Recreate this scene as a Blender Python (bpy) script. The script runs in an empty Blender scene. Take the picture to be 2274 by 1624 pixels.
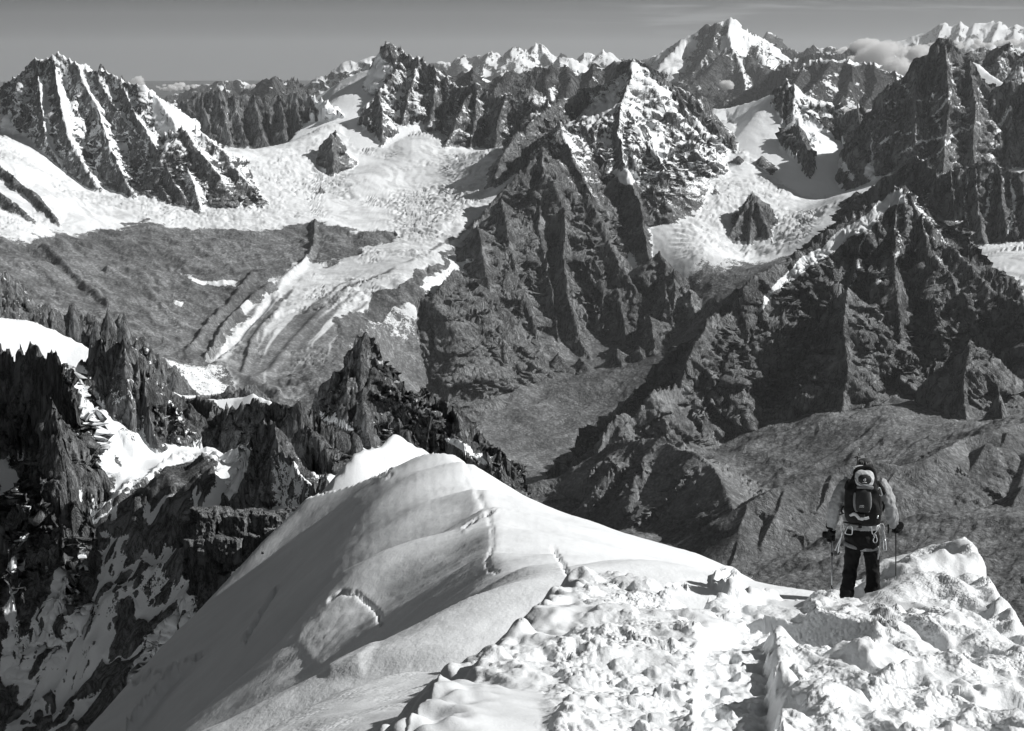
import bpy, bmesh, math, random
import numpy as np
from mathutils import Vector, Matrix, Euler
random.seed(7)
SC = bpy.context.scene
COL = SC.collection
rad = math.radians

# ------------------------------------------------------------------ camera
FPX, CX, CY = 4030.0, 1136.5, 812.0          # focal length and centre in units of a 2273 x 1624 frame
PITCH = rad(10.14)
cam_d = bpy.data.cameras.new('camera')
cam_d.sensor_fit = 'HORIZONTAL'
cam_d.sensor_width = 36.0
cam_d.lens = 36.0 * FPX / 2273.0
cam_d.clip_start = 0.2
cam_d.clip_end = 400000.0
cam = bpy.data.objects.new('camera', cam_d)
cam.rotation_euler = (rad(90) - PITCH, 0, 0)
COL.objects.link(cam)
SC.camera = cam

# ------------------------------------------------------------------ sky and sun
SUN_AZ, SUN_EL = rad(92), rad(37)            # clockwise from the viewing direction, above the horizon
TINT = (0.965, 0.985, 1.0)
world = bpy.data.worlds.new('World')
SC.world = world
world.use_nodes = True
nt = world.node_tree
nt.nodes.clear()
out = nt.nodes.new('ShaderNodeOutputWorld')
bg = nt.nodes.new('ShaderNodeBackground')
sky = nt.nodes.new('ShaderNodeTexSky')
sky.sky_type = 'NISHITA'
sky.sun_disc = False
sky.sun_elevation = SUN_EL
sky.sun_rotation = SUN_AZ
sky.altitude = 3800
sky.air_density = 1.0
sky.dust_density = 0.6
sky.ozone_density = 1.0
sep = nt.nodes.new('ShaderNodeSeparateColor')
nt.links.new(sky.outputs['Color'], sep.inputs['Color'])
comb = nt.nodes.new('ShaderNodeMix'); comb.data_type = 'RGBA'; comb.blend_type = 'MULTIPLY'
comb.inputs['Factor'].default_value = 1.0
comb.inputs[6].default_value = (*TINT, 1)
# black-and-white film: one tone from the sky's colours, dome flattened for extra shadow fill, paler in the haze just above the horizon
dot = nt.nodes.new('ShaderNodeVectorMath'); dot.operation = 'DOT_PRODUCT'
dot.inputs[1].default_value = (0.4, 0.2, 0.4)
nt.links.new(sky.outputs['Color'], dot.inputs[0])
pw = nt.nodes.new('ShaderNodeMath'); pw.operation = 'POWER'; pw.inputs[1].default_value = 0.2  # evens out the dome so the upper sky lights the shadows more
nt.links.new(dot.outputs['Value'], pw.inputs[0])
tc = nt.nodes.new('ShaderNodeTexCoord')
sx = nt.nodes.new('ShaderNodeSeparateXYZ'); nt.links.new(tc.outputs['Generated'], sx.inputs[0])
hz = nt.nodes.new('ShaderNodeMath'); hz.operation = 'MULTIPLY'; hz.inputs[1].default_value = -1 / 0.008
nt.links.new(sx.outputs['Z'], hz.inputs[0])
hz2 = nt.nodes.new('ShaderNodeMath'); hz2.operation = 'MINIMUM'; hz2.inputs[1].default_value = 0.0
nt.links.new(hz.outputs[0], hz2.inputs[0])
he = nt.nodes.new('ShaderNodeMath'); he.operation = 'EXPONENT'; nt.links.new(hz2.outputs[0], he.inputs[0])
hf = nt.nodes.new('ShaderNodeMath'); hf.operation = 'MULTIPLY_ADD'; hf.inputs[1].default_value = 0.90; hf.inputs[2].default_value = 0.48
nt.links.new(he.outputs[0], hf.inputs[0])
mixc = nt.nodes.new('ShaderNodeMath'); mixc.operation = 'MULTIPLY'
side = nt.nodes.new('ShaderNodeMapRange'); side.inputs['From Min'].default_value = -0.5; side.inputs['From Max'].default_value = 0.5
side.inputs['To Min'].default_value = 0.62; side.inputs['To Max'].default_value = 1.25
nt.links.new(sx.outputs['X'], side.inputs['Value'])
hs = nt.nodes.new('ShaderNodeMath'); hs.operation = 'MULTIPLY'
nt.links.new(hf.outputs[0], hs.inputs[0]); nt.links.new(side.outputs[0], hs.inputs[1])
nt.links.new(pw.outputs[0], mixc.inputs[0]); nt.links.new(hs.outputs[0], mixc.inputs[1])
# thin streaks of high cloud, laid over the dome by direction
mp = nt.nodes.new('ShaderNodeMapping')
mp.inputs['Scale'].default_value = (8.0, 2.0, 150.0)
mp.inputs['Rotation'].default_value = (0, rad(-2.5), 0)
nt.links.new(tc.outputs['Generated'], mp.inputs['Vector'])
nz = nt.nodes.new('ShaderNodeTexNoise')
nz.inputs['Scale'].default_value = 1.0; nz.inputs['Detail'].default_value = 4.0; nz.inputs['Distortion'].default_value = 0.4
nt.links.new(mp.outputs['Vector'], nz.inputs['Vector'])
ramp = nt.nodes.new('ShaderNodeMapRange')
ramp.interpolation_type = 'SMOOTHSTEP'
ramp.inputs['From Min'].default_value = 0.49; ramp.inputs['From Max'].default_value = 0.63
ramp.inputs['To Max'].default_value = 0.75
nt.links.new(nz.outputs['Fac'], ramp.inputs['Value'])
addm = nt.nodes.new('ShaderNodeMath'); addm.operation = 'ADD'
cl = nt.nodes.new('ShaderNodeMath'); cl.operation = 'MULTIPLY'
cl.inputs[1].default_value = 1.3
mz = nt.nodes.new('ShaderNodeMapRange'); mz.interpolation_type = 'SMOOTHSTEP'
mz.inputs['From Min'].default_value = 0.0; mz.inputs['From Max'].default_value = 0.012
nt.links.new(sx.outputs['Z'], mz.inputs['Value'])
mx = nt.nodes.new('ShaderNodeMapRange'); mx.interpolation_type = 'SMOOTHSTEP'
mx.inputs['From Min'].default_value = -0.02; mx.inputs['From Max'].default_value = 0.12
nt.links.new(sx.outputs['X'], mx.inputs['Value'])
mm = nt.nodes.new('ShaderNodeMath'); mm.operation = 'MULTIPLY'
nt.links.new(mz.outputs[0], mm.inputs[0]); nt.links.new(mx.outputs[0], mm.inputs[1])
m3 = nt.nodes.new('ShaderNodeMath'); m3.operation = 'MULTIPLY'
nt.links.new(mm.outputs[0], m3.inputs[0]); nt.links.new(ramp.outputs['Result'], m3.inputs[1])
nt.links.new(m3.outputs[0], cl.inputs[0])
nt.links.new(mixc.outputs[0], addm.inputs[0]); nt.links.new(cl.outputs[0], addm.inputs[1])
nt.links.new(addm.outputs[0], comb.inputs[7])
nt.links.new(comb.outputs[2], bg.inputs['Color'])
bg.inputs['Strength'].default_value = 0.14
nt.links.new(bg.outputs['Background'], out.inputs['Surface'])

sun_d = bpy.data.lights.new('sun', 'SUN')
sun_d.energy = 5.0
sun_d.angle = rad(0.53)
sun_d.color = (1.0, 0.995, 0.985)
sun = bpy.data.objects.new('sun', sun_d)
sdir = Vector((math.cos(SUN_EL) * math.sin(SUN_AZ), math.cos(SUN_EL) * math.cos(SUN_AZ), math.sin(SUN_EL)))
sun.rotation_euler = (-sdir).to_track_quat('-Z', 'Y').to_euler()
sun.location = sdir * 50
COL.objects.link(sun)

vs = SC.view_settings
vs.view_transform = 'Standard'; vs.look = 'None'; vs.gamma = 1.0; vs.use_curve_mapping = False
vs.exposure = 0.06
SC.render.engine = 'CYCLES'
cy = SC.cycles
cy.max_bounces = 6; cy.diffuse_bounces = 2; cy.glossy_bounces = 2; cy.transparent_max_bounces = 4
cy.volume_bounces = 4; cy.transmission_bounces = 2
cy.use_denoising = True
cy.denoiser = 'OPENIMAGEDENOISE'
cy.sample_clamp_indirect = 4.0

# ------------------------------------------------------------------ pixel <-> place
CP, SP = math.cos(PITCH), math.sin(PITCH)
def ray(px, py):
    u = (px - CX) / FPX; v = (py - CY) / FPX
    dy = CP - v * SP; dz = -SP - v * CP
    return math.atan2(u, dy), dz / math.hypot(u, dy)
def place(px, py, R):
    a, t = ray(px, py)
    return np.array((R * math.sin(a), R * math.cos(a), R * t))
def project(x, y, z):
    fw = y * CP - z * SP; up = y * SP + z * CP
    return CX + FPX * x / fw, CY - FPX * up / fw

# ------------------------------------------------------------------ noise
_rng = np.random.RandomState(11)
_P = np.concatenate([_rng.permutation(256)] * 3).astype(np.int32)
_ang = _rng.rand(256) * 2 * np.pi
_GX, _GY = np.cos(_ang).astype(np.float32), np.sin(_ang).astype(np.float32)
_VAL = _rng.rand(256).astype(np.float32)
_V2 = _rng.rand(256).astype(np.float32)
def perlin(x, y, seed=0):
    x = np.asarray(x, np.float32) + seed * 17.31; y = np.asarray(y, np.float32) - seed * 9.73
    xf = np.floor(x); yf = np.floor(y)
    xi = xf.astype(np.int32) & 255; yi = yf.astype(np.int32) & 255
    fx = x - xf; fy = y - yf
    u = fx * fx * fx * (fx * (fx * 6 - 15) + 10); v = fy * fy * fy * (fy * (fy * 6 - 15) + 10)
    A = _P[xi]; B = _P[xi + 1]
    h00 = _P[A + yi]; h01 = _P[A + yi + 1]; h10 = _P[B + yi]; h11 = _P[B + yi + 1]
    n00 = _GX[h00] * fx + _GY[h00] * fy
    n10 = _GX[h10] * (fx - 1) + _GY[h10] * fy
    n01 = _GX[h01] * fx + _GY[h01] * (fy - 1)
    n11 = _GX[h11] * (fx - 1) + _GY[h11] * (fy - 1)
    a = n00 + u * (n10 - n00); b = n01 + u * (n11 - n01)
    return (a + v * (b - a)) * 1.5
def fbm(x, y, octs=4, gain=0.5, seed=0):
    s = 0; a = 1.0
    for o in range(octs):
        s = s + a * perlin(x * 2 ** o, y * 2 ** o, seed + o * 3.7); a *= gain
    return s
def ridged(x, y, octs=4, gain=0.5, seed=0):
    s = 0; a = 1.0; w = 1.0
    for o in range(octs):
        n = 1 - np.abs(perlin(x * 2 ** o, y * 2 ** o, seed + o * 5.1)) * 1.6
        n = n * np.clip(w, 0, 1)
        s = s + a * n; w = n * 1.6; a *= gain
    return s
def worley(x, y, seed=0):
    """distance to the nearest point, to the second, and a value and a tilt for each cell"""
    x = np.asarray(x, np.float32) + seed * 7.7; y = np.asarray(y, np.float32) + seed * 3.1
    xi = np.floor(x).astype(np.int32); yi = np.floor(y).astype(np.int32)
    f1 = np.full(x.shape, 9.0, np.float32); f2 = f1.copy(); cid = np.zeros(x.shape, np.int32)
    rx = np.zeros_like(f1); ry = np.zeros_like(f1)
    for dx in (-1, 0, 1):
        for dy in (-1, 0, 1):
            h = _P[_P[(xi + dx) & 255] + ((yi + dy) & 255)]
            ox = xi + dx + _VAL[h] - x; oy = yi + dy + _V2[h] - y
            d = ox * ox + oy * oy
            m = d < f1
            f2 = np.where(m, f1, np.minimum(f2, d))
            f1 = np.where(m, d, f1); cid = np.where(m, h, cid)
            rx = np.where(m, ox, rx); ry = np.where(m, oy, ry)
    return np.sqrt(f1), np.sqrt(f2), cid, rx, ry
def sstep(a, b, x):
    t = np.clip((x - a) / (b - a), 0, 1)
    return t * t * (3 - 2 * t)
def inpoly(px, py, poly):
    ins = np.zeros(px.shape, bool)
    n = len(poly)
    j = n - 1
    for i in range(n):
        xi, yi = poly[i]; xj, yj = poly[j]
        c = ((yi > py) != (yj > py)) & (px < (xj - xi) * (py - yi) / ((yj - yi) or 1e-9) + xi)
        ins ^= c
        j = i
    return ins
def polydist(px, py, line):
    """distance to a polyline"""
    best = np.full(px.shape, 1e9, np.float32)
    for (x0, y0), (x1, y1) in zip(line[:-1], line[1:]):
        dx, dy = x1 - x0, y1 - y0
        L = dx * dx + dy * dy + 1e-9
        t = np.clip(((px - x0) * dx + (py - y0) * dy) / L, 0, 1)
        best = np.minimum(best, np.hypot(px - x0 - t * dx, py - y0 - t * dy))
    return best
def softpoly(px, py, poly, edge):
    """1 inside an outline, falling to 0 over edge"""
    xs = [p[0] for p in poly]; ys = [p[1] for p in poly]
    res = np.zeros(px.shape, np.float32)
    m = (px > min(xs) - edge) & (px < max(xs) + edge) & (py > min(ys) - edge) & (py < max(ys) + edge)
    if not m.any(): return res
    qx, qy = px[m], py[m]
    d = polydist(qx, qy, list(poly) + [poly[0]])
    ins = inpoly(qx, qy, poly)
    res[m] = sstep(-edge, edge, np.where(ins, d, -d))
    return res

class TPS:
    def __init__(self, xy, v, smooth=1e-3, soft=0.12):
        self.c2 = soft * soft
        self.xy = np.asarray(xy, float); v = np.asarray(v, float)
        n = len(v)
        K = self._k(self.xy, self.xy) + np.diag(np.broadcast_to(np.asarray(smooth, float), (n,)))
        Pm = np.hstack([np.ones((n, 1)), self.xy])
        A = np.block([[K, Pm], [Pm.T, np.zeros((3, 3))]])
        b = np.concatenate([v, np.zeros(3)]) if v.ndim == 1 else np.vstack([v, np.zeros((3, v.shape[1]))])
        self.w = np.linalg.solve(A, b)
    def _k(self, a, b):
        d2 = ((a[:, None, :] - b[None, :, :]) ** 2).sum(-1)
        return -np.sqrt(d2 + self.c2)
    def __call__(self, x, y):
        sh = x.shape
        q = np.stack([x.ravel(), y.ravel()], -1)
        o = np.empty((len(q),), float)
        for i in range(0, len(q), 20000):
            c = q[i:i + 20000]
            o[i:i + 20000] = self._k(c, self.xy) @ self.w[:-3] + self.w[-3] + c @ self.w[-2:]
        return o.reshape(sh)

# ------------------------------------------------------------------ ridge lines -> ground
class Ground:
    """Ground heights over a fan of directions: crest lines with falling flanks standing on a smooth floor."""
    def __init__(self, a0, a1, na, r0, r1, nr, unit):
        self.az = np.linspace(rad(a0), rad(a1), na); self.lr = np.linspace(math.log(r0), math.log(r1), nr)
        self.R = np.exp(self.lr)[:, None] * np.ones((1, na))
        self.X = (self.R * np.sin(self.az)[None, :]).astype(np.float32); self.Y = (self.R * np.cos(self.az)[None, :]).astype(np.float32)
        self.H = np.full((nr, na), -1e6, np.float32)
        self.D = np.full((nr, na), 1e4, np.float32); self.U = np.zeros((nr, na), np.float32)
        self.ID = np.full((nr, na), -1, np.int16)
        self.unit = unit; self.ridges = []
    def ridge(self, pts, slope=(50, 50), far=None, L=300.0, ds=40.0, reach=1600.0, owner=0, rough=1.0, dust=0.5, jag=1.0, spur=False, small=False):
        P3 = []
        for p in pts:
            if len(p) == 3 and p[2] is not None:
                P3.append(place(p[0], p[1], p[2] * self.unit))
            else:                                # comes towards us, falling at ds degrees
                q = P3[-1]; R0 = math.hypot(q[0], q[1])
                lo, hi = R0 * 0.3, R0
                tn = math.tan(rad(ds))
                for _ in range(40):
                    m = 0.5 * (lo + hi); c = place(p[0], p[1], m)
                    if (q[2] - c[2]) - tn * math.hypot(q[0] - c[0], q[1] - c[1]) > 0: hi = m
                    else: lo = m
                P3.append(place(p[0], p[1], 0.5 * (lo + hi)))
        P3 = np.array(P3)
        rid = len(self.ridges)
        far = far or slope
        self.ridges.append(dict(owner=owner, rough=rough, dust=dust, jag=jag, P=P3, spur=spur, small=small))
        az = np.arctan2(P3[:, 0], P3[:, 1]); R = np.hypot(P3[:, 0], P3[:, 1])
        rmin, rmax = max(R.min() - reach, 1.0), R.max() + reach
        da = reach / max(R.min(), 1) 
        i0, i1 = np.searchsorted(self.lr, [math.log(rmin), math.log(rmax)])
        j0, j1 = np.searchsorted(self.az, [az.min() - da, az.max() + da])
        if i1 <= i0 or j1 <= j0: return P3
        X = self.X[i0:i1, j0:j1]; Y = self.Y[i0:i1, j0:j1]
        bd = np.full(X.shape, 1e9, np.float32); bz = np.zeros_like(bd); bu = np.zeros_like(bd); bs = np.zeros_like(bd)
        acc = 0.0
        for p, q in zip(P3[:-1], P3[1:]):
            dx, dy = q[0] - p[0], q[1] - p[1]
            LL = dx * dx + dy * dy + 1e-9; ln = math.sqrt(LL)
            rx = X - p[0]; ry = Y - p[1]
            t = np.clip((rx * dx + ry * dy) / LL, 0, 1)
            d = np.hypot(rx - t * dx, ry - t * dy)
            m = d < bd
            bd = np.where(m, d, bd); bz = np.where(m, p[2] + t * (q[2] - p[2]), bz); bu = np.where(m, acc + t * ln, bu)
            bs = np.where(m, rx * dy - ry * dx, bs)       # > 0: to the right of the line's direction
            acc += ln
        k = [math.tan(rad(s)) for s in slope]; kf = [math.tan(rad(s)) for s in far]
        s0 = np.where(bs > 0, k[1], k[0]); s1 = np.where(bs > 0, kf[1], kf[0])
        h = bz - (s1 * bd + (s0 - s1) * L * (1 - np.exp(-bd / L)))
        Hs = self.H[i0:i1, j0:j1]
        m = (h > Hs) & (bd < reach)
        self.H[i0:i1, j0:j1] = np.where(m, h, Hs)
        self.D[i0:i1, j0:j1] = np.where(m, bd, self.D[i0:i1, j0:j1])
        self.U[i0:i1, j0:j1] = np.where(m, bu + rid * 1733.0 * np.sign(bs + 1e-6), self.U[i0:i1, j0:j1])
        self.ID[i0:i1, j0:j1] = np.where(m, rid, self.ID[i0:i1, j0:j1])
        return P3
    def floor(self, pts, smooth=1e-3, under=(250.0, 400.0, 20.0), soft=0.12, loose=0.4):
        P3 = [place(p[0], p[1], p[2] * self.unit) for p in pts]
        lams = []
        for r in self.ridges:                    # the floor runs on below the mountains and meets the spurs at their feet
            if r['small']: continue
            n = len(r['P'])
            for i, q in enumerate(r['P']):
                dz = (under[0] if i < n - 1 else under[2]) if r['spur'] else under[1]
                P3.append(q - np.array((0, 0, dz))); lams.append(loose if (r['spur'] and i == n - 1) else loose * 6)
        lam = np.concatenate([np.full(len(pts), smooth), lams])
        P3 = np.array(P3); smooth = lam
        tps = TPS(P3[:, :2] / self.unit, P3[:, 2] / self.unit, smooth, soft)
        k = 8
        i = np.unique(np.append(np.arange(0, len(self.lr), k), len(self.lr) - 1)); j = np.unique(np.append(np.arange(0, len(self.az), k), len(self.az) - 1))
        v = tps(self.X[np.ix_(i, j)] / self.unit, self.Y[np.ix_(i, j)] / self.unit) * self.unit
        v = np.stack([np.interp(np.arange(len(self.lr)), i, v[:, c]) for c in range(len(j))], 1)
        v = np.stack([np.interp(np.arange(len(self.az)), j, v[r]) for r in range(len(self.lr))], 0)
        self.F = v.astype(np.float32)
    def resample(self, nrow, pix=1 / 1815.0, hidden=0.12, base=0.12, near=0.0):
        T = np.maximum(self.H, self.F)
        t = T / self.R
        run = np.maximum.accumulate(t, 0)
        dt = np.abs(np.diff(t, axis=0)) / pix
        vis = (t[1:] >= run[1:] - 6 * pix)
        w = dt * np.where(vis, 1.0, hidden)
        w = w / w.sum(0, keepdims=True) * (1 - base) + base * (self.R[1:] ** -near) / (self.R[1:] ** -near).sum(0, keepdims=True)
        # even the spacing out between neighbouring directions
        kk = 9
        c = np.cumsum(np.pad(w, ((0, 0), (kk, kk)), mode='edge'), 1)
        w = (c[:, 2 * kk:] - c[:, :-2 * kk])[:, :w.shape[1]] / (2 * kk)
        cum = np.concatenate([np.zeros((1, w.shape[1])), np.cumsum(w, 0)], 0)
        q = np.linspace(0, 1, nrow)
        idx = np.empty((nrow, w.shape[1]))
        ar = np.arange(len(self.lr))
        for j in range(w.shape[1]):
            idx[:, j] = np.interp(q * cum[-1, j], cum[:, j], ar)
        i0 = np.clip(np.floor(idx).astype(int), 0, len(self.lr) - 2); f = (idx - i0).astype(np.float32)
        J = np.arange(w.shape[1])[None, :]
        g = lambda A: A[i0, J] * (1 - f) + A[i0 + 1, J] * f
        near = np.where(f < 0.5, i0, i0 + 1)
        R = np.exp(self.lr[i0] * (1 - f) + self.lr[i0 + 1] * f)
        o = dict(R=R, X=(R * np.sin(self.az)[None, :]).astype(np.float32), Y=(R * np.cos(self.az)[None, :]).astype(np.float32),
                 H=g(self.H), F=g(self.F), D=g(self.D), U=self.U[near, J], ID=self.ID[near, J])
        return o

def normals(X, Y, Z):
    P = np.stack([X, Y, Z], -1)
    du = np.empty_like(P); dv = np.empty_like(P)
    du[:, 1:-1] = P[:, 2:] - P[:, :-2]; du[:, 0] = P[:, 1] - P[:, 0]; du[:, -1] = P[:, -1] - P[:, -2]
    dv[1:-1] = P[2:] - P[:-2]; dv[0] = P[1] - P[0]; dv[-1] = P[-1] - P[-2]
    n = np.cross(du, dv)
    return n / (np.linalg.norm(n, axis=-1, keepdims=True) + 1e-12)

def fracture(X, Y, Z, U, D, amt, scales, seed=0, vert=1.7):
    """break rock faces into blocks: push them out or in by cells laid along the face and up it"""
    N = normals(X, Y, Z); N = np.where(N[..., 2:3] < 0, -N, N)
    h = np.hypot(N[..., 0], N[..., 1]) + 1e-6
    steep = sstep(0.52, 0.82, h)
    hx, hy = N[..., 0] / h, N[..., 1] / h
    p = U + 0.25 * D; off = 0
    for lam, am, sd in scales:
        wp = p + 0.35 * lam * perlin(X / lam / 1.3, Z / lam / 1.3, seed + sd); wq = Z + 0.35 * lam * perlin(Y / lam / 1.3, Z / lam / 1.3, seed + sd + 9)
        f1, f2, c, rx, ry = worley(wp / lam, wq / (lam * vert), seed + sd)
        off = off + am * ((_VAL[c] - 0.5) * 1.5 + (_VAL[(c * 7 + 13) & 255] - 0.5) * 1.8 * rx + (_V2[(c * 5 + 3) & 255] - 0.2) * 1.6 * ry - 0.7 * sstep(0.14, 0.0, f2 - f1))
    off = off * amt * steep
    return (X + hx * off).astype(np.float32), (Y + hy * off).astype(np.float32), Z

def make_mesh(name, verts, quads, attrs, mat, smooth=True):
    """one mesh object from arrays of points, four-cornered faces and point values"""
    used = np.zeros(len(verts), bool); used[quads.ravel()] = True
    remap = np.cumsum(used) - 1
    v = verts[used].astype(np.float32); q = remap[quads].astype(np.int32)
    me = bpy.data.meshes.new(name)
    me.vertices.add(len(v)); me.vertices.foreach_set('co', v.ravel())
    k = q.shape[1]
    me.loops.add(q.size); me.loops.foreach_set('vertex_index', q.ravel())
    me.polygons.add(len(q)); me.polygons.foreach_set('loop_start', np.arange(0, q.size, k, dtype=np.int32))
    try: me.polygons.foreach_set('loop_total', np.full(len(q), k, np.int32))
    except Exception: pass
    me.polygons.foreach_set('use_smooth', np.full(len(q), smooth, bool))
    for an, av in attrs.items():
        at = me.attributes.new(an, 'FLOAT', 'POINT')
        at.data.foreach_set('value', av.ravel()[used].astype(np.float32))
    me.update(calc_edges=True)
    me.validate()
    ob = bpy.data.objects.new(name, me)
    me.materials.append(mat)
    COL.objects.link(ob)
    return ob
def grid_quads(nr, na):
    i = np.arange(nr - 1)[:, None] * na + np.arange(na - 1)[None, :]
    return np.stack([i, i + 1, i + na + 1, i + na], -1).reshape(-1, 4)
def structure(o, label=None):
    o['kind'] = 'structure'
    if label: o['label'] = label
    return o
# ------------------------------------------------------------------ materials
def grey(v): return (v * TINT[0], v * TINT[1], v * TINT[2], 1.0)
class NT:
    """short hand for building a node tree"""
    def __init__(self, name):
        self.m = bpy.data.materials.new(name); self.m.use_nodes = True
        self.t = self.m.node_tree; self.t.nodes.clear()
        self.out = self.t.nodes.new('ShaderNodeOutputMaterial')
    def n(self, kind, **kw):
        nd = self.t.nodes.new('ShaderNode' + kind)
        for k, v in kw.items():
            if hasattr(nd, k): setattr(nd, k, v)
        return nd
    def link(self, a, b): self.t.links.new(a, b)
    def put(self, sock, v):
        if hasattr(v, 'is_output') or isinstance(v, bpy.types.NodeSocket): self.link(v, sock)
        else: sock.default_value = v
    def attr(self, name):
        nd = self.n('Attribute'); nd.attribute_name = name; return nd.outputs['Fac']
    def math(self, op, a, b=0.0, c=None, clamp=False):
        nd = self.n('Math'); nd.operation = op; nd.use_clamp = clamp
        self.put(nd.inputs[0], a); self.put(nd.inputs[1], b)
        if c is not None: self.put(nd.inputs[2], c)
        return nd.outputs[0]
    def ss(self, x, a, b, lo=0.0, hi=1.0):
        nd = self.n('MapRange'); nd.interpolation_type = 'SMOOTHSTEP'
        self.put(nd.inputs['Value'], x); self.put(nd.inputs['From Min'], a); self.put(nd.inputs['From Max'], b)
        self.put(nd.inputs['To Min'], lo); self.put(nd.inputs['To Max'], hi)
        return nd.outputs['Result']
    def lin(self, x, a, b, lo=0.0, hi=1.0):
        nd = self.n('MapRange'); nd.interpolation_type = 'LINEAR'
        self.put(nd.inputs['Value'], x); self.put(nd.inputs['From Min'], a); self.put(nd.inputs['From Max'], b)
        self.put(nd.inputs['To Min'], lo); self.put(nd.inputs['To Max'], hi)
        return nd.outputs['Result']
    def mix(self, f, a, b):
        nd = self.n('Mix'); nd.data_type = 'FLOAT'
        self.put(nd.inputs[0], f); self.put(nd.inputs[2], a); self.put(nd.inputs[3], b)
        return nd.outputs[0]
    def coord(self, scale=(1, 1, 1), rot=(0, 0, 0)):
        tc = self.n('TexCoord'); mp = self.n('Mapping')
        mp.inputs['Scale'].default_value = scale; mp.inputs['Rotation'].default_value = rot
        self.link(tc.outputs['Object'], mp.inputs['Vector'])
        return mp.outputs['Vector']
    def noise(self, vec, scale, detail=4.0, rough=0.55, dist=0.0):
        nd = self.n('TexNoise'); self.link(vec, nd.inputs['Vector'])
        nd.inputs['Scale'].default_value = scale; nd.inputs['Detail'].default_value = detail
        nd.inputs['Roughness'].default_value = rough; nd.inputs['Distortion'].default_value = dist
        return nd.outputs['Fac']
    def voro(self, vec, scale, feature='F1', rand=1.0):
        nd = self.n('TexVoronoi'); nd.feature = feature; self.link(vec, nd.inputs['Vector'])
        nd.inputs['Scale'].default_value = scale
        if 'Randomness' in nd.inputs: nd.inputs['Randomness'].default_value = rand
        return nd
    def bump(self, h, dist, strength=1.0, prev=None):
        nd = self.n('Bump'); nd.inputs['Distance'].default_value = dist; self.put(nd.inputs['Strength'], strength)
        self.link(h, nd.inputs['Height'])
        if prev is not None: self.link(prev, nd.inputs['Normal'])
        return nd.outputs['Normal']
    def greycol(self, v):
        nd = self.n('CombineColor')
        for i in range(3):
            self.put(nd.inputs[i], self.math('MULTIPLY', v, TINT[i]))
        return nd.outputs[0]
    def finish(self, col, rough=0.9, normal=None, spec=0.2, metal=0.0, **kw):
        b = self.n('BsdfPrincipled')
        self.put(b.inputs['Base Color'], col); self.put(b.inputs['Roughness'], rough)
        b.inputs['Specular IOR Level'].default_value = spec; self.put(b.inputs['Metallic'], metal)
        if normal is not None: self.link(normal, b.inputs['Normal'])
        for k, v in kw.items(): self.put(b.inputs[k.replace('_', ' ')], v)
        self.link(b.outputs[0], self.out.inputs['Surface'])
        return self.m

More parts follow.
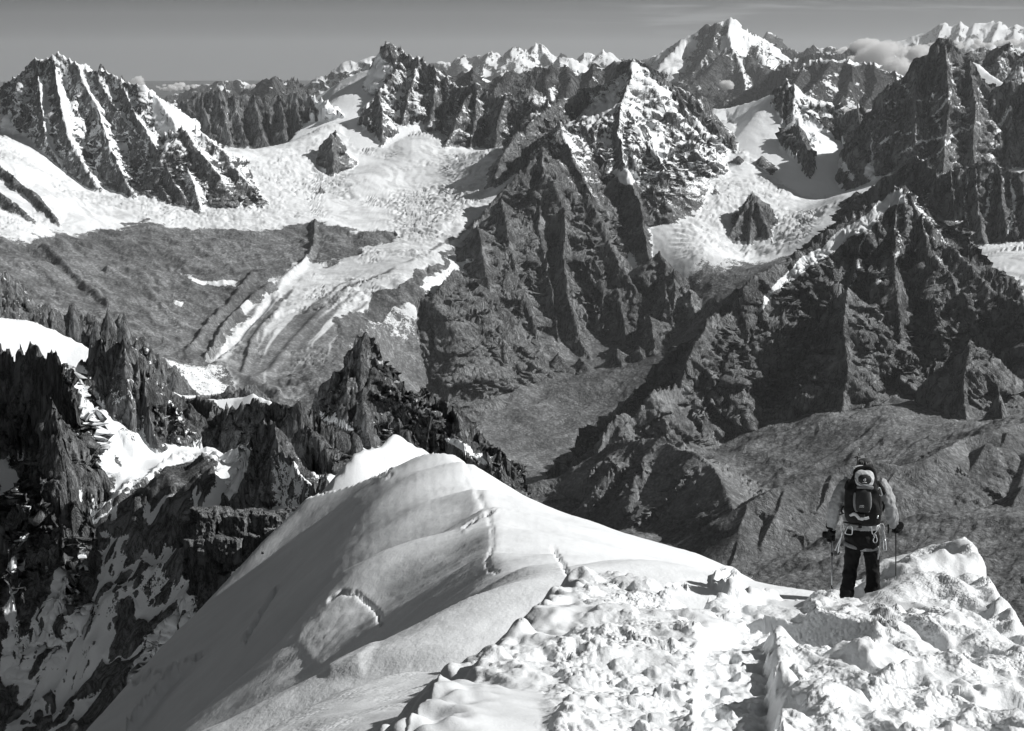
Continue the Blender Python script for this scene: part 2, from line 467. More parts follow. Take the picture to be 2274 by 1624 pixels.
def terrain_material(name, s, rock=(0.07, 0.20), snowv=0.86, bump=1.0, rubble=(0.12, 0.26), streak=6.0, edge=0.05, caps=False):
    """rock, scree, ice and snow for ground whose smallest visible grain is s metres; point values say how much of each"""
    M = NT(name)
    v = M.coord()
    vs_ = M.coord((1, 1, 0.22))
    k = 1.0 / s
    n1 = M.noise(v, 0.05 * k, 6, 0.6)
    n2 = M.noise(vs_, 0.25 * k, 5, 0.65, 0.6)
    n3 = M.noise(v, 0.5 * k, 4, 0.7)
    tone = M.math('ADD', M.math('MULTIPLY', n1, 0.5), M.math('MULTIPLY', n2, 0.5))
    rk = M.lin(tone, 0.36, 0.64, rock[0], rock[1])
    crk = M.noise(vs_, 0.11 * k, 6, 0.7, 1.2)
    rk = M.math('MULTIPLY', rk, M.lin(M.math('ABSOLUTE', M.math('SUBTRACT', crk, 0.5)), 0.0, 0.045, 0.34, 1.0))
    rub = M.attr('rubble')
    rb = M.lin(M.math('ADD', M.math('MULTIPLY', n1, 0.45), M.math('MULTIPLY', n3, 0.55)), 0.36, 0.64, rubble[0], rubble[1])
    broad = M.noise(M.coord((1, 1, 1)), 0.008 * k, 6, 0.65, 0.4)
    rb = M.math('MULTIPLY', rb, M.lin(broad, 0.32, 0.68, 0.62, 1.35))
    gl = M.noise(v, 0.022 * k, 6, 0.65, 1.6)
    rb = M.math('MULTIPLY', rb, M.lin(M.math('ABSOLUTE', M.math('SUBTRACT', gl, 0.5)), 0.0, 0.10, 0.62, 1.12))
    peb = M.voro(v, 0.55 * k)
    rb = M.math('MULTIPLY', rb, M.lin(peb.outputs['Distance'], 0.12, 0.6, 1.38, 0.80))
    base = M.mix(rub, rk, rb)
    # snow lies where the ground lets it: share in point value, edge broken up by grain
    sn = M.attr('snow')
    grain = M.math('ADD', M.math('ADD', M.math('MULTIPLY', n3, 0.36), M.math('MULTIPLY', M.noise(v, 0.16 * k, 5, 0.6), 0.34)), M.math('MULTIPLY', M.noise(v, 1.25 * k, 2, 0.6), 0.30))
    lim = M.lin(sn, 0.0, 1.0, 0.27, 0.73)
    fac = M.ss(M.math('SUBTRACT', lim, grain), -edge * 0.6, edge * 0.6)
    if caps:                                     # snow lying on level tops only
        ge = M.n('NewGeometry'); sp_ = M.n('SeparateXYZ'); M.link(ge.outputs['Normal'], sp_.inputs[0])
        fac = M.math('MULTIPLY', M.ss(sp_.outputs['Z'], 0.86, 0.96), M.ss(grain, 0.50, 0.54))
    ice = M.attr('ice')
    dirt = M.attr('dirt')
    sv = M.math('MULTIPLY', snowv, M.lin(n1, 0.3, 0.7, 0.95, 1.03))
    sv = M.mix(ice, sv, M.lin(M.noise(v, 0.12 * k, 5, 0.7, 0.4), 0.35, 0.65, 0.42, 0.74))
    sv = M.mix(dirt, sv, rb)
    col = M.mix(fac, base, sv)
    hb = M.math('ADD', M.math('ADD', M.math('MULTIPLY', n2, 1.0), M.math('MULTIPLY', n3, 0.6)), M.math('MULTIPLY', M.math('MINIMUM', M.math('ABSOLUTE', M.math('SUBTRACT', crk, 0.5)), 0.09), 5.0))
    rock_on = M.math('MULTIPLY', M.math('SUBTRACT', 1.0, M.math('MULTIPLY', fac, 0.85)), M.math('SUBTRACT', 1.0, M.math('MULTIPLY', rub, 0.55)))
    nrm = M.bump(hb, 3.2 * s * bump, rock_on)
    return M.finish(M.greycol(col), 0.85, nrm, 0.15)
# ------------------------------------------------------------------ the mountains across the valley, 3.5 to 13 km away
G = Ground(-17.2, 17.2, 960, 3400, 13000, 620, 1000.0)
def crest(pts, own, sl=(50, 46), far=None, **k): G.ridge(pts, slope=sl, far=far or (sl[0] - 8, sl[1] - 8), owner=own, **k)
def spur(pts, own, sl=(42, 52), ds=42, far=None, **k): G.ridge(pts, slope=sl, far=far or (sl[0] - 6, sl[1] - 4), ds=ds, owner=own, spur=True, small=k.get('reach', 9e9) < 700, **k)

# 0: long serrated mountain at the far left
crest([(-70, 250, 11.0), (0, 190, 10.9), (45, 163, 10.8), (68, 138, 10.75), (76, 127, 10.7), (105, 124, 10.65), (130, 118, 10.6), (160, 134, 10.55), (187, 152, 10.5),
       (207, 160, 10.45), (235, 160, 10.4), (262, 176, 10.35), (300, 186, 10.25), (318, 189, 10.22)], 0, (52, 62), (46, 50), dust=0.5, jag=0.8)
for pts, ds in (([(80, 130, 10.7), (90, 210), (100, 300), (147, 383), (180, 460)], 40),
                ([(118, 121, 10.62), (128, 200), (150, 300), (190, 370), (238, 445)], 40),
                ([(163, 134, 10.55), (213, 233), (233, 300), (262, 370), (290, 425)], 40),
                ([(207, 158, 10.45), (267, 250), (320, 333), (350, 400), (372, 440)], 39),
                ([(262, 176, 10.35), (300, 255), (345, 330), (385, 400), (420, 450)], 39),
                ([(40, 168, 10.8), (40, 240), (60, 300), (95, 370)], 41)):
    spur(pts, 0, (42, 64), ds - 3, (41, 60), dust=0.52, jag=0.5)
G.ridge([(317, 187, 10.25), (345, 215), (383, 267), (403, 333), (425, 400), (446, 468)], slope=(37, 64), far=(36, 60), ds=37, owner=0, spur=True, dust=0.85, jag=0.1, rough=0.7)
spur([(400, 280, 9.9), (440, 330), (470, 370), (500, 405)], 0, (40, 54), 40, dust=0.45, jag=0.4)
spur([(450, 290, 9.95), (490, 330), (515, 365), (535, 395)], 0, (40, 56), 40, dust=0.5, jag=0.4)
for px, py, R in ((222, 141, 10.44), (268, 156, 10.35)):
    G.ridge([(px - 1, py + 6, R), (px, py, R), (px + 5, py + 8, R)], slope=(74, 74), far=(66, 66), owner=0, dust=0.1, reach=160, jag=1.5, small=True)
# its lower outrunner and the rock step under it
spur([(-60, 330, 9.7), (0, 370, 9.5), (67, 422, 9.25), (110, 470, 9.05), (150, 530, 8.8)], 0, (40, 56), 40, dust=0.2)
spur([(-60, 395, 9.2), (0, 430, 9.05), (50, 470, 8.9), (120, 545, 8.6)], 0, (36, 52), 40, dust=0.15)

# 1: dark pinnacled wall behind it
crest([(380, 240, 11.4), (407, 216, 11.3), (433, 204, 11.3), (462, 199, 11.3), (490, 205, 11.3), (516, 207, 11.3), (540, 212, 11.3), (563, 203, 11.3), (580, 218, 11.3), (620, 211, 11.3), (650, 207, 11.3),
       (683, 203, 11.3), (710, 221, 11.25), (743, 242, 11.2)], 1, (50, 74), (45, 68), dust=0.10, jag=1.6)
for a, b, c in (((440, 205, 11.3), (455, 250), (470, 300)), ((487, 200, 11.3), (495, 250), (512, 310)), ((516, 207, 11.3), (530, 260), (560, 345)), ((563, 203, 11.3), (575, 270), (605, 358)),
                ((620, 211, 11.3), (628, 270), (640, 330)), ((655, 207, 11.3), (660, 250), (672, 300)), ((690, 206, 11.3), (700, 245), (712, 283))):
    spur([a, b, c], 1, (58, 66), 60, dust=0.1, jag=0.8)
for px, py, R, w in ((472, 179, 11.3, 5), (487, 177, 11.28, 5), (497, 196, 11.29, 4), (517, 200, 11.3, 3), (533, 199, 11.3, 3), (598, 210, 11.3, 3)):
    G.ridge([(px - w, py + 12, R), (px, py, R), (px + w, py + 10, R)], slope=(77, 77), far=(70, 70), owner=1, dust=0.05, reach=150, jag=1.0, small=True)

# 2: dark summit in the middle with its long broken crest
crest([(690, 222, 11.9), (757, 178, 11.9), (800, 160, 11.8), (836, 150, 11.7)], 2, (34, 30), (34, 26), dust=1.6, jag=0.0, rough=0.1, small=True, reach=900)
crest([(832, 140, 11.6), (838, 112, 11.55), (842, 102, 11.55), (856, 97, 11.5), (874, 95, 11.5), (884, 104, 11.5), (892, 118, 11.48), (900, 123, 11.45), (934, 127, 11.4), (951, 137, 11.35), (971, 153, 11.3),
       (991, 173, 11.25), (1011, 193, 11.2), (1031, 185, 11.15), (1045, 190, 11.15), (1058, 187, 11.1), (1071, 200, 11.1), (1095, 216, 11.05), (1124, 212, 11.0), (1150, 207, 11.0), (1170, 200, 10.95), (1184, 193, 10.95), (1200, 205, 10.95), (1220, 232, 10.9), (1240, 250, 10.9)],
      2, (50, 66), (45, 60), dust=0.26, jag=1.2)
spur([(893, 122, 11.48), (890, 145), (862, 180), (841, 205), (820, 228), (791, 283), (784, 345)], 2, (52, 40), 40, dust=0.4)
spur([(841, 205, 11.1), (850, 260), (848, 310), (843, 368)], 2, (52, 56), 48, dust=0.3)
spur([(930, 128, 11.4), (915, 180), (900, 240), (878, 325)], 2, (50, 58), 48, dust=0.35)
spur([(971, 153, 11.3), (965, 200), (955, 262)], 2, (54, 58), 54, dust=0.3)
spur([(1011, 193, 11.2), (1000, 230), (985, 275)], 2, (54, 56), 54, dust=0.25)
spur([(1048, 188, 11.12), (1035, 225), (1024, 250), (991, 317), (966, 362), (954, 425)], 2, (48, 50), 40, dust=0.25)
spur([(1060, 190, 11.1), (1058, 240), (1050, 290), (1040, 345)], 2, (52, 54), 48, dust=0.25)
spur([(1184, 195, 10.95), (1150, 212), (1124, 222), (1112, 255), (1100, 310)], 2, (50, 46), 46, dust=0.25)
# rock islands in the ice below
spur([(745, 292, 10.7), (715, 320), (702, 355), (698, 400)], 2, (54, 56), 46, dust=0.3)
spur([(735, 300, 10.65), (742, 350), (738, 400)], 2, (54, 56), 50, dust=0.25)
spur([(712, 412, 10.05), (706, 430), (703, 458)], 2, (56, 60), 52, dust=0.05)

# 3: the mountain in the middle: back crest, front ridge and the buttresses towards us
crest([(1200, 258, 10.5), (1231, 230, 10.5), (1251, 217, 10.5), (1285, 203, 10.5), (1311, 193, 10.5), (1348, 187, 10.5), (1358, 172, 10.5), (1376, 141, 10.48), (1392, 140, 10.46), (1414, 134, 10.45), (1428, 146, 10.45),
       (1444, 160, 10.45), (1468, 172, 10.45), (1491, 187, 10.45), (1516, 201, 10.45), (1542, 220, 10.45), (1560, 217, 10.5), (1572, 220, 10.5), (1588, 250, 10.5)], 3, (52, 62), (48, 54), dust=0.26, jag=1.2)
spur([(1251, 217, 10.5), (1200, 258, 10.2), (1150, 300, 10.0), (1118, 345, 9.85), (1100, 385, 9.7)], 3, (48, 54), 40, dust=0.12)
spur([(1405, 137, 10.45), (1396, 190), (1378, 232), (1330, 258), (1284, 268), (1241, 278), (1222, 300), (1203, 336)], 3, (42, 50), 26, dust=0.5)
spur([(1203, 336, 9.35), (1150, 385), (1104, 430), (1058, 493), (1036, 540), (1016, 598), (1005, 640)], 3, (50, 54), 38, dust=0.25, jag=0.9)
spur([(1016, 598, 8.35), (990, 630), (971, 652), (935, 662), (891, 671), (870, 686), (840, 715), (800, 748)], 3, (48, 54), 20, dust=0.0, jag=0.9)
spur([(891, 671, 8.1), (880, 720), (890, 790), (905, 840)], 3, (46, 58), 52, dust=0.0)
spur([(971, 652, 8.2), (1000, 700), (1041, 740), (1075, 800)], 3, (44, 60), 52, dust=0.0)
spur([(1016, 600, 8.35), (1041, 690), (1084, 760), (1095, 812)], 3, (46, 58), 48, dust=0.0)
spur([(1060, 500, 8.75), (1070, 560), (1091, 690), (1141, 781), (1160, 812)], 3, (44, 58), 46, dust=0.05)
spur([(1110, 440, 9.0), (1125, 520), (1150, 610), (1175, 700), (1200, 772)], 3, (46, 58), 46, dust=0.12)
spur([(1203, 336, 9.35), (1205, 420), (1195, 500), (1210, 580), (1225, 660), (1240, 760)], 3, (48, 54), 46, dust=0.18)
spur([(1215, 380, 9.2), (1255, 470), (1250, 560), (1260, 660), (1298, 774)], 3, (46, 58), 46, dust=0.15)
spur([(1241, 278, 9.6), (1275, 360), (1310, 430), (1330, 520), (1335, 600), (1350, 700)], 3, (44, 56), 44, dust=0.35)
spur([(1300, 430, 9.2), (1345, 520), (1375, 590), (1420, 640), (1461, 680), (1463, 752)], 3, (52, 58), 40, dust=0.1)
spur([(1385, 370, 9.5), (1415, 440), (1432, 520), (1440, 590), (1430, 660), (1425, 740)], 3, (54, 56), 42, dust=0.15)
spur([(1340, 560, 8.95), (1370, 640), (1385, 720), (1395, 790)], 3, (46, 54), 44, dust=0.0)
spur([(1378, 232, 9.95), (1370, 300), (1385, 370), (1400, 430), (1425, 520), (1440, 590)], 3, (50, 56), 40, dust=0.45)
spur([(1391, 245, 9.95), (1424, 300), (1462, 350), (1474, 390), (1466, 440)], 3, (40, 54), 40, dust=0.72)
spur([(1420, 180, 10.35), (1455, 260), (1480, 320), (1500, 360)], 3, (46, 50), 44, dust=0.45)
spur([(1500, 195, 10.45), (1530, 270), (1560, 330)], 3, (50, 52), 46, dust=0.2)
spur([(1545, 222, 10.45), (1582, 262), (1622, 300), (1630, 330), (1578, 368)], 3, (48, 54), 44, dust=0.18)
# lower steps: apron ribs
for pts in ([(960, 800, 8.15), (985, 870), (1010, 930)], [(1040, 810, 8.15), (1075, 880), (1090, 940)], [(1120, 820, 8.2), (1160, 900), (1185, 950)], [(1200, 800, 8.25), (1240, 880), (1270, 950)],
            [(1290, 790, 8.3), (1330, 860), (1345, 930)], [(1370, 770, 8.35), (1385, 830), (1400, 900)], [(1420, 770, 8.35), (1440, 840), (1450, 900)], [(1240, 785, 8.3), (1290, 850), (1310, 920)]):
    spur(pts, 3, (40, 48), 42, dust=0.0, rough=0.8, jag=0.3)
for pts in ([(1475, 640, 8.75), (1492, 700), (1505, 770), (1500, 840)], [(1530, 640, 8.7), (1545, 700), (1548, 780), (1530, 850)], [(1585, 660, 8.55), (1580, 730), (1560, 800)], [(1440, 700, 8.5), (1455, 770), (1470, 850)], [(1500, 600, 8.85), (1520, 660), (1525, 730)]):
    spur(pts, 3, (42, 48), 40, dust=0.0, rough=0.9, jag=0.3, reach=500)
# rock knobs in the right-hand icefall
for pts in ([(1590, 420, 9.7), (1582, 440), (1578, 460)], [(1575, 475, 9.45), (1572, 495), (1560, 525)], [(1465, 560, 8.9), (1475, 590), (1480, 640)], [(1495, 600, 8.8), (1500, 640), (1495, 680)]):
    spur(pts, 3, (50, 54), 48, dust=0.15, reach=500)

# 4: the peak with the hanging glacier and the small pyramid below it
crest([(1585, 252, 10.9), (1610, 240, 10.95), (1640, 233, 10.95), (1680, 222, 10.9), (1715, 206, 10.85)], 4, (34, 32), (34, 30), dust=1.6, jag=0.0, rough=0.1, small=True, reach=900)
crest([(1705, 212, 10.83), (1735, 191, 10.8), (1743, 184, 10.8), (1762, 185, 10.78), (1775, 205, 10.76), (1795, 222, 10.75), (1815, 240, 10.72), (1832, 256, 10.7), (1850, 258, 10.7), (1880, 243, 10.7), (1896, 240, 10.7), (1915, 243, 10.7), (1932, 262, 10.65), (1950, 300, 10.6)],
      4, (50, 62), (45, 54), dust=0.2, jag=1.1)
G.ridge([(1898, 246, 10.66), (1904, 224, 10.65), (1911, 246, 10.64)], slope=(74, 74), far=(64, 64), owner=4, dust=0.02, reach=300, small=True)
spur([(1762, 186, 10.78), (1762, 257), (1802, 293), (1835, 333), (1892, 392), (1930, 430)], 4, (38, 56), 40, dust=0.6)
spur([(1735, 192, 10.8), (1705, 240), (1685, 285), (1682, 320), (1690, 345)], 4, (46, 54), 46, dust=0.3)
spur([(1740, 200, 10.75), (1735, 290), (1745, 350), (1755, 405)], 4, (52, 54), 46, dust=0.12)
spur([(1770, 270, 10.4), (1790, 340), (1800, 410), (1810, 470)], 4, (50, 56), 46, dust=0.1)
spur([(1640, 345, 10.2), (1610, 365), (1600, 385)], 4, (46, 52), 40, dust=0.2, reach=600)
spur([(1690, 345, 10.2), (1660, 372), (1668, 400)], 4, (48, 52), 44, dust=0.2, reach=600)
spur([(1905, 245, 10.65), (1912, 310), (1925, 370), (1940, 420)], 4, (52, 58), 50, dust=0.15)
spur([(1670, 431, 9.5), (1650, 470), (1620, 520), (1590, 560)], 4, (48, 50), 42, dust=0.25)
spur([(1670, 431, 9.5), (1690, 480), (1715, 540), (1740, 600)], 4, (44, 54), 42, dust=0.25)
spur([(1670, 431, 9.5), (1668, 500), (1660, 580), (1650, 640)], 4, (46, 56), 46, dust=0.1)

# 5: the black tower at the right and the wall below it
crest([(1925, 275, 10.35), (1940, 222, 10.3), (1965, 188, 10.3), (1975, 179, 10.3), (1990, 183, 10.28), (2008, 170, 10.25), (2020, 140, 10.22), (2030, 121, 10.2), (2045, 119, 10.2), (2058, 121, 10.2), (2066, 101, 10.2), (2080, 90, 10.2), (2095, 87, 10.2), (2110, 92, 10.2), (2122, 110, 10.2), (2130, 113, 10.2),
       (2150, 130, 10.2), (2172, 160, 10.2), (2190, 192, 10.2), (2205, 201, 10.2), (2222, 195, 10.2), (2240, 188, 10.2), (2262, 186, 10.2), (2290, 170, 10.2), (2360, 150, 10.2)], 5, (56, 72), (50, 66), dust=0.10, jag=0.8)
for pts in ([(1972, 180, 10.3), (1965, 250), (1960, 330), (1965, 400)], [(2030, 122, 10.2), (2035, 220), (2030, 310), (2040, 380)], [(2095, 88, 10.2), (2105, 200), (2100, 300), (2095, 380)], [(2150, 130, 10.2), (2165, 230), (2160, 320), (2165, 400)],
            [(2205, 201, 10.2), (2200, 280), (2190, 360)], [(2240, 190, 10.2), (2245, 270), (2235, 360), (2240, 420)], [(2290, 172, 10.2), (2290, 260), (2285, 350)]):
    spur(pts, 5, (56, 62), 57, dust=0.22, jag=0.6)
crest([(2120, 150, 12.6), (2142, 118, 12.6), (2168, 105, 12.6), (2190, 110, 12.6), (2205, 107, 12.6), (2215, 98, 12.6), (2240, 98, 12.6), (2258, 110, 12.6), (2300, 130, 12.6)], 5, (45, 48), (40, 42), dust=0.25, jag=1.0)
crest([(2240, 170, 11.6), (2255, 130, 11.6), (2275, 112, 11.6), (2330, 100, 11.6)], 5, (45, 52), (40, 48), dust=0.5, jag=1.0)
crest([(2140, 150, 11.6), (2155, 137, 11.6), (2170, 140, 11.55), (2190, 160, 11.5), (2230, 185, 11.4)], 5, (34, 34), (34, 34), dust=1.6, jag=0.0, rough=0.1, small=True, reach=500)
# broken dark wall in front of it
crest([(1880, 436, 8.6), (1930, 410, 8.6), (1975, 388, 8.6), (2010, 362, 8.6), (2035, 350, 8.55), (2055, 356, 8.5), (2075, 385, 8.4), (2110, 372, 8.4), (2140, 368, 8.4), (2165, 362, 8.4), (2200, 360, 8.4), (2230, 366, 8.4), (2290, 372, 8.4), (2350, 372, 8.4)], 6, (54, 62), (48, 56), dust=0.2, jag=1.0)
for pts in ([(2035, 350, 8.55), (2045, 400), (2062, 450), (2080, 500)], [(2110, 373, 8.4), (2115, 440), (2120, 510), (2130, 560)], [(2165, 363, 8.4), (2170, 440), (2180, 520)], [(2220, 364, 8.4), (2225, 440), (2232, 530)], [(2275, 372, 8.4), (2275, 440), (2275, 530)]):
    spur(pts, 6, (54, 60), 55, dust=0.25, jag=0.6)

# 6: the broad wall above the rubble slope
crest([(1500, 905, 6.15), (1510, 860, 6.2), (1525, 805, 6.25), (1545, 757, 6.3), (1572, 712, 6.4), (1600, 706, 6.45), (1625, 697, 6.5), (1642, 668, 6.52), (1662, 630, 6.55), (1690, 595, 6.6), (1745, 582, 6.7), (1780, 558, 6.75), (1840, 520, 6.8), (1900, 478, 6.85), (1960, 440, 6.88), (2003, 420, 6.9)],
      6, (50, 54), (45, 51), dust=0.22, jag=0.8)
crest([(2003, 420, 6.9), (2022, 436, 6.88), (2045, 470, 6.85), (2072, 505, 6.8), (2100, 535, 6.8), (2135, 565, 6.75), (2170, 610, 6.7), (2200, 645, 6.65), (2240, 668, 6.6), (2300, 700, 6.5)], 6, (46, 56), (42, 52), dust=0.3, jag=0.6)
spur([(2003, 420, 6.9), (1992, 470), (1985, 540), (1990, 620), (2000, 720), (1995, 820), (1985, 885)], 6, (46, 48), 49, (44, 46), dust=0.35)
spur([(1880, 640, 6.45), (1870, 740), (1880, 830), (1870, 895)], 6, (44, 46), 51, (44, 44), dust=0.05, reach=600)
spur([(2045, 470, 6.85), (2055, 540), (2101, 608), (2148, 674), (2185, 741), (2210, 830), (2225, 900)], 6, (42, 56), 44, dust=0.3)
spur([(1780, 600, 6.72), (1740, 680), (1705, 745), (1690, 800), (1700, 860), (1705, 915)], 6, (44, 52), 46, dust=0.0)
spur([(1572, 715, 6.4), (1560, 790), (1555, 860), (1560, 930), (1580, 990)], 6, (48, 56), 50, dust=0.0)
spur([(2150, 760, 6.2), (2140, 860), (2150, 950)], 6, (46, 54), 52, dust=0.0)
spur([(2215, 870, 5.9), (2222, 900), (2225, 930)], 6, (60, 62), 60, dust=0.0, reach=150)
# its dark foot above the valley
spur([(1505, 860, 6.2), (1492, 870, 6.05), (1481, 866, 6.0), (1462, 872, 5.95), (1447, 880, 5.9), (1430, 905, 5.88), (1407, 925, 5.85), (1385, 928, 5.82), (1358, 942, 5.8), (1340, 972, 5.75), (1330, 1010, 5.6)], 7, (56, 60), 40, dust=0.0, jag=0.8)
spur([(1515, 985, 5.2), (1480, 975, 5.25), (1430, 968, 5.3), (1390, 978, 5.35), (1350, 990, 5.4), (1300, 1018, 5.4), (1250, 1048, 5.4), (1200, 1066, 5.4), (1151, 1085, 5.4), (1120, 1110, 5.35)], 7, (38, 34), 30, (34, 30), dust=0.0, jag=0.5, rough=0.6)
spur([(1430, 968, 5.3), (1420, 1010), (1380, 1070), (1330, 1130)], 7, (38, 42), 34, (34, 38), dust=0.0, jag=0.3, rough=0.6)
spur([(1480, 985, 5.2), (1545, 1007, 5.05), (1575, 1030, 5.0), (1595, 1060, 4.9), (1620, 1110, 4.75), (1640, 1180, 4.5)], 7, (34, 40), 30, (32, 36), dust=0.0, jag=0.3, rough=0.5)
# 7: rubble ridge to the right
spur([(2300, 930, 5.1), (2273, 941, 5.05), (2200, 958, 4.95), (2131, 975, 4.9), (2098, 996, 4.8), (2050, 1020, 4.72), (1998, 1030, 4.7), (1940, 1020, 4.72), (1898, 1026, 4.7), (1850, 1042, 4.68), (1815, 1055, 4.65), (1760, 1072, 4.6), (1715, 1085, 4.55), (1660, 1120, 4.5), (1640, 1180, 4.4)],
     7, (32, 36), 30, (28, 28), dust=0.0, jag=0.3, rough=0.35)
spur([(1998, 1030, 4.7), (1960, 1090), (1930, 1150), (1900, 1210), (1850, 1300)], 7, (27, 32), 27, (27, 30), dust=0.0, jag=0.2, rough=0.35)
spur([(2190, 985, 4.85), (2140, 1070), (2080, 1150), (2060, 1240)], 7, (27, 33), 28, (27, 31), dust=0.0, jag=0.2, rough=0.35)
spur([(2290, 1000, 4.85), (2260, 1090), (2220, 1180), (2200, 1300)], 7, (27, 33), 28, (27, 31), dust=0.0, jag=0.2, rough=0.35)

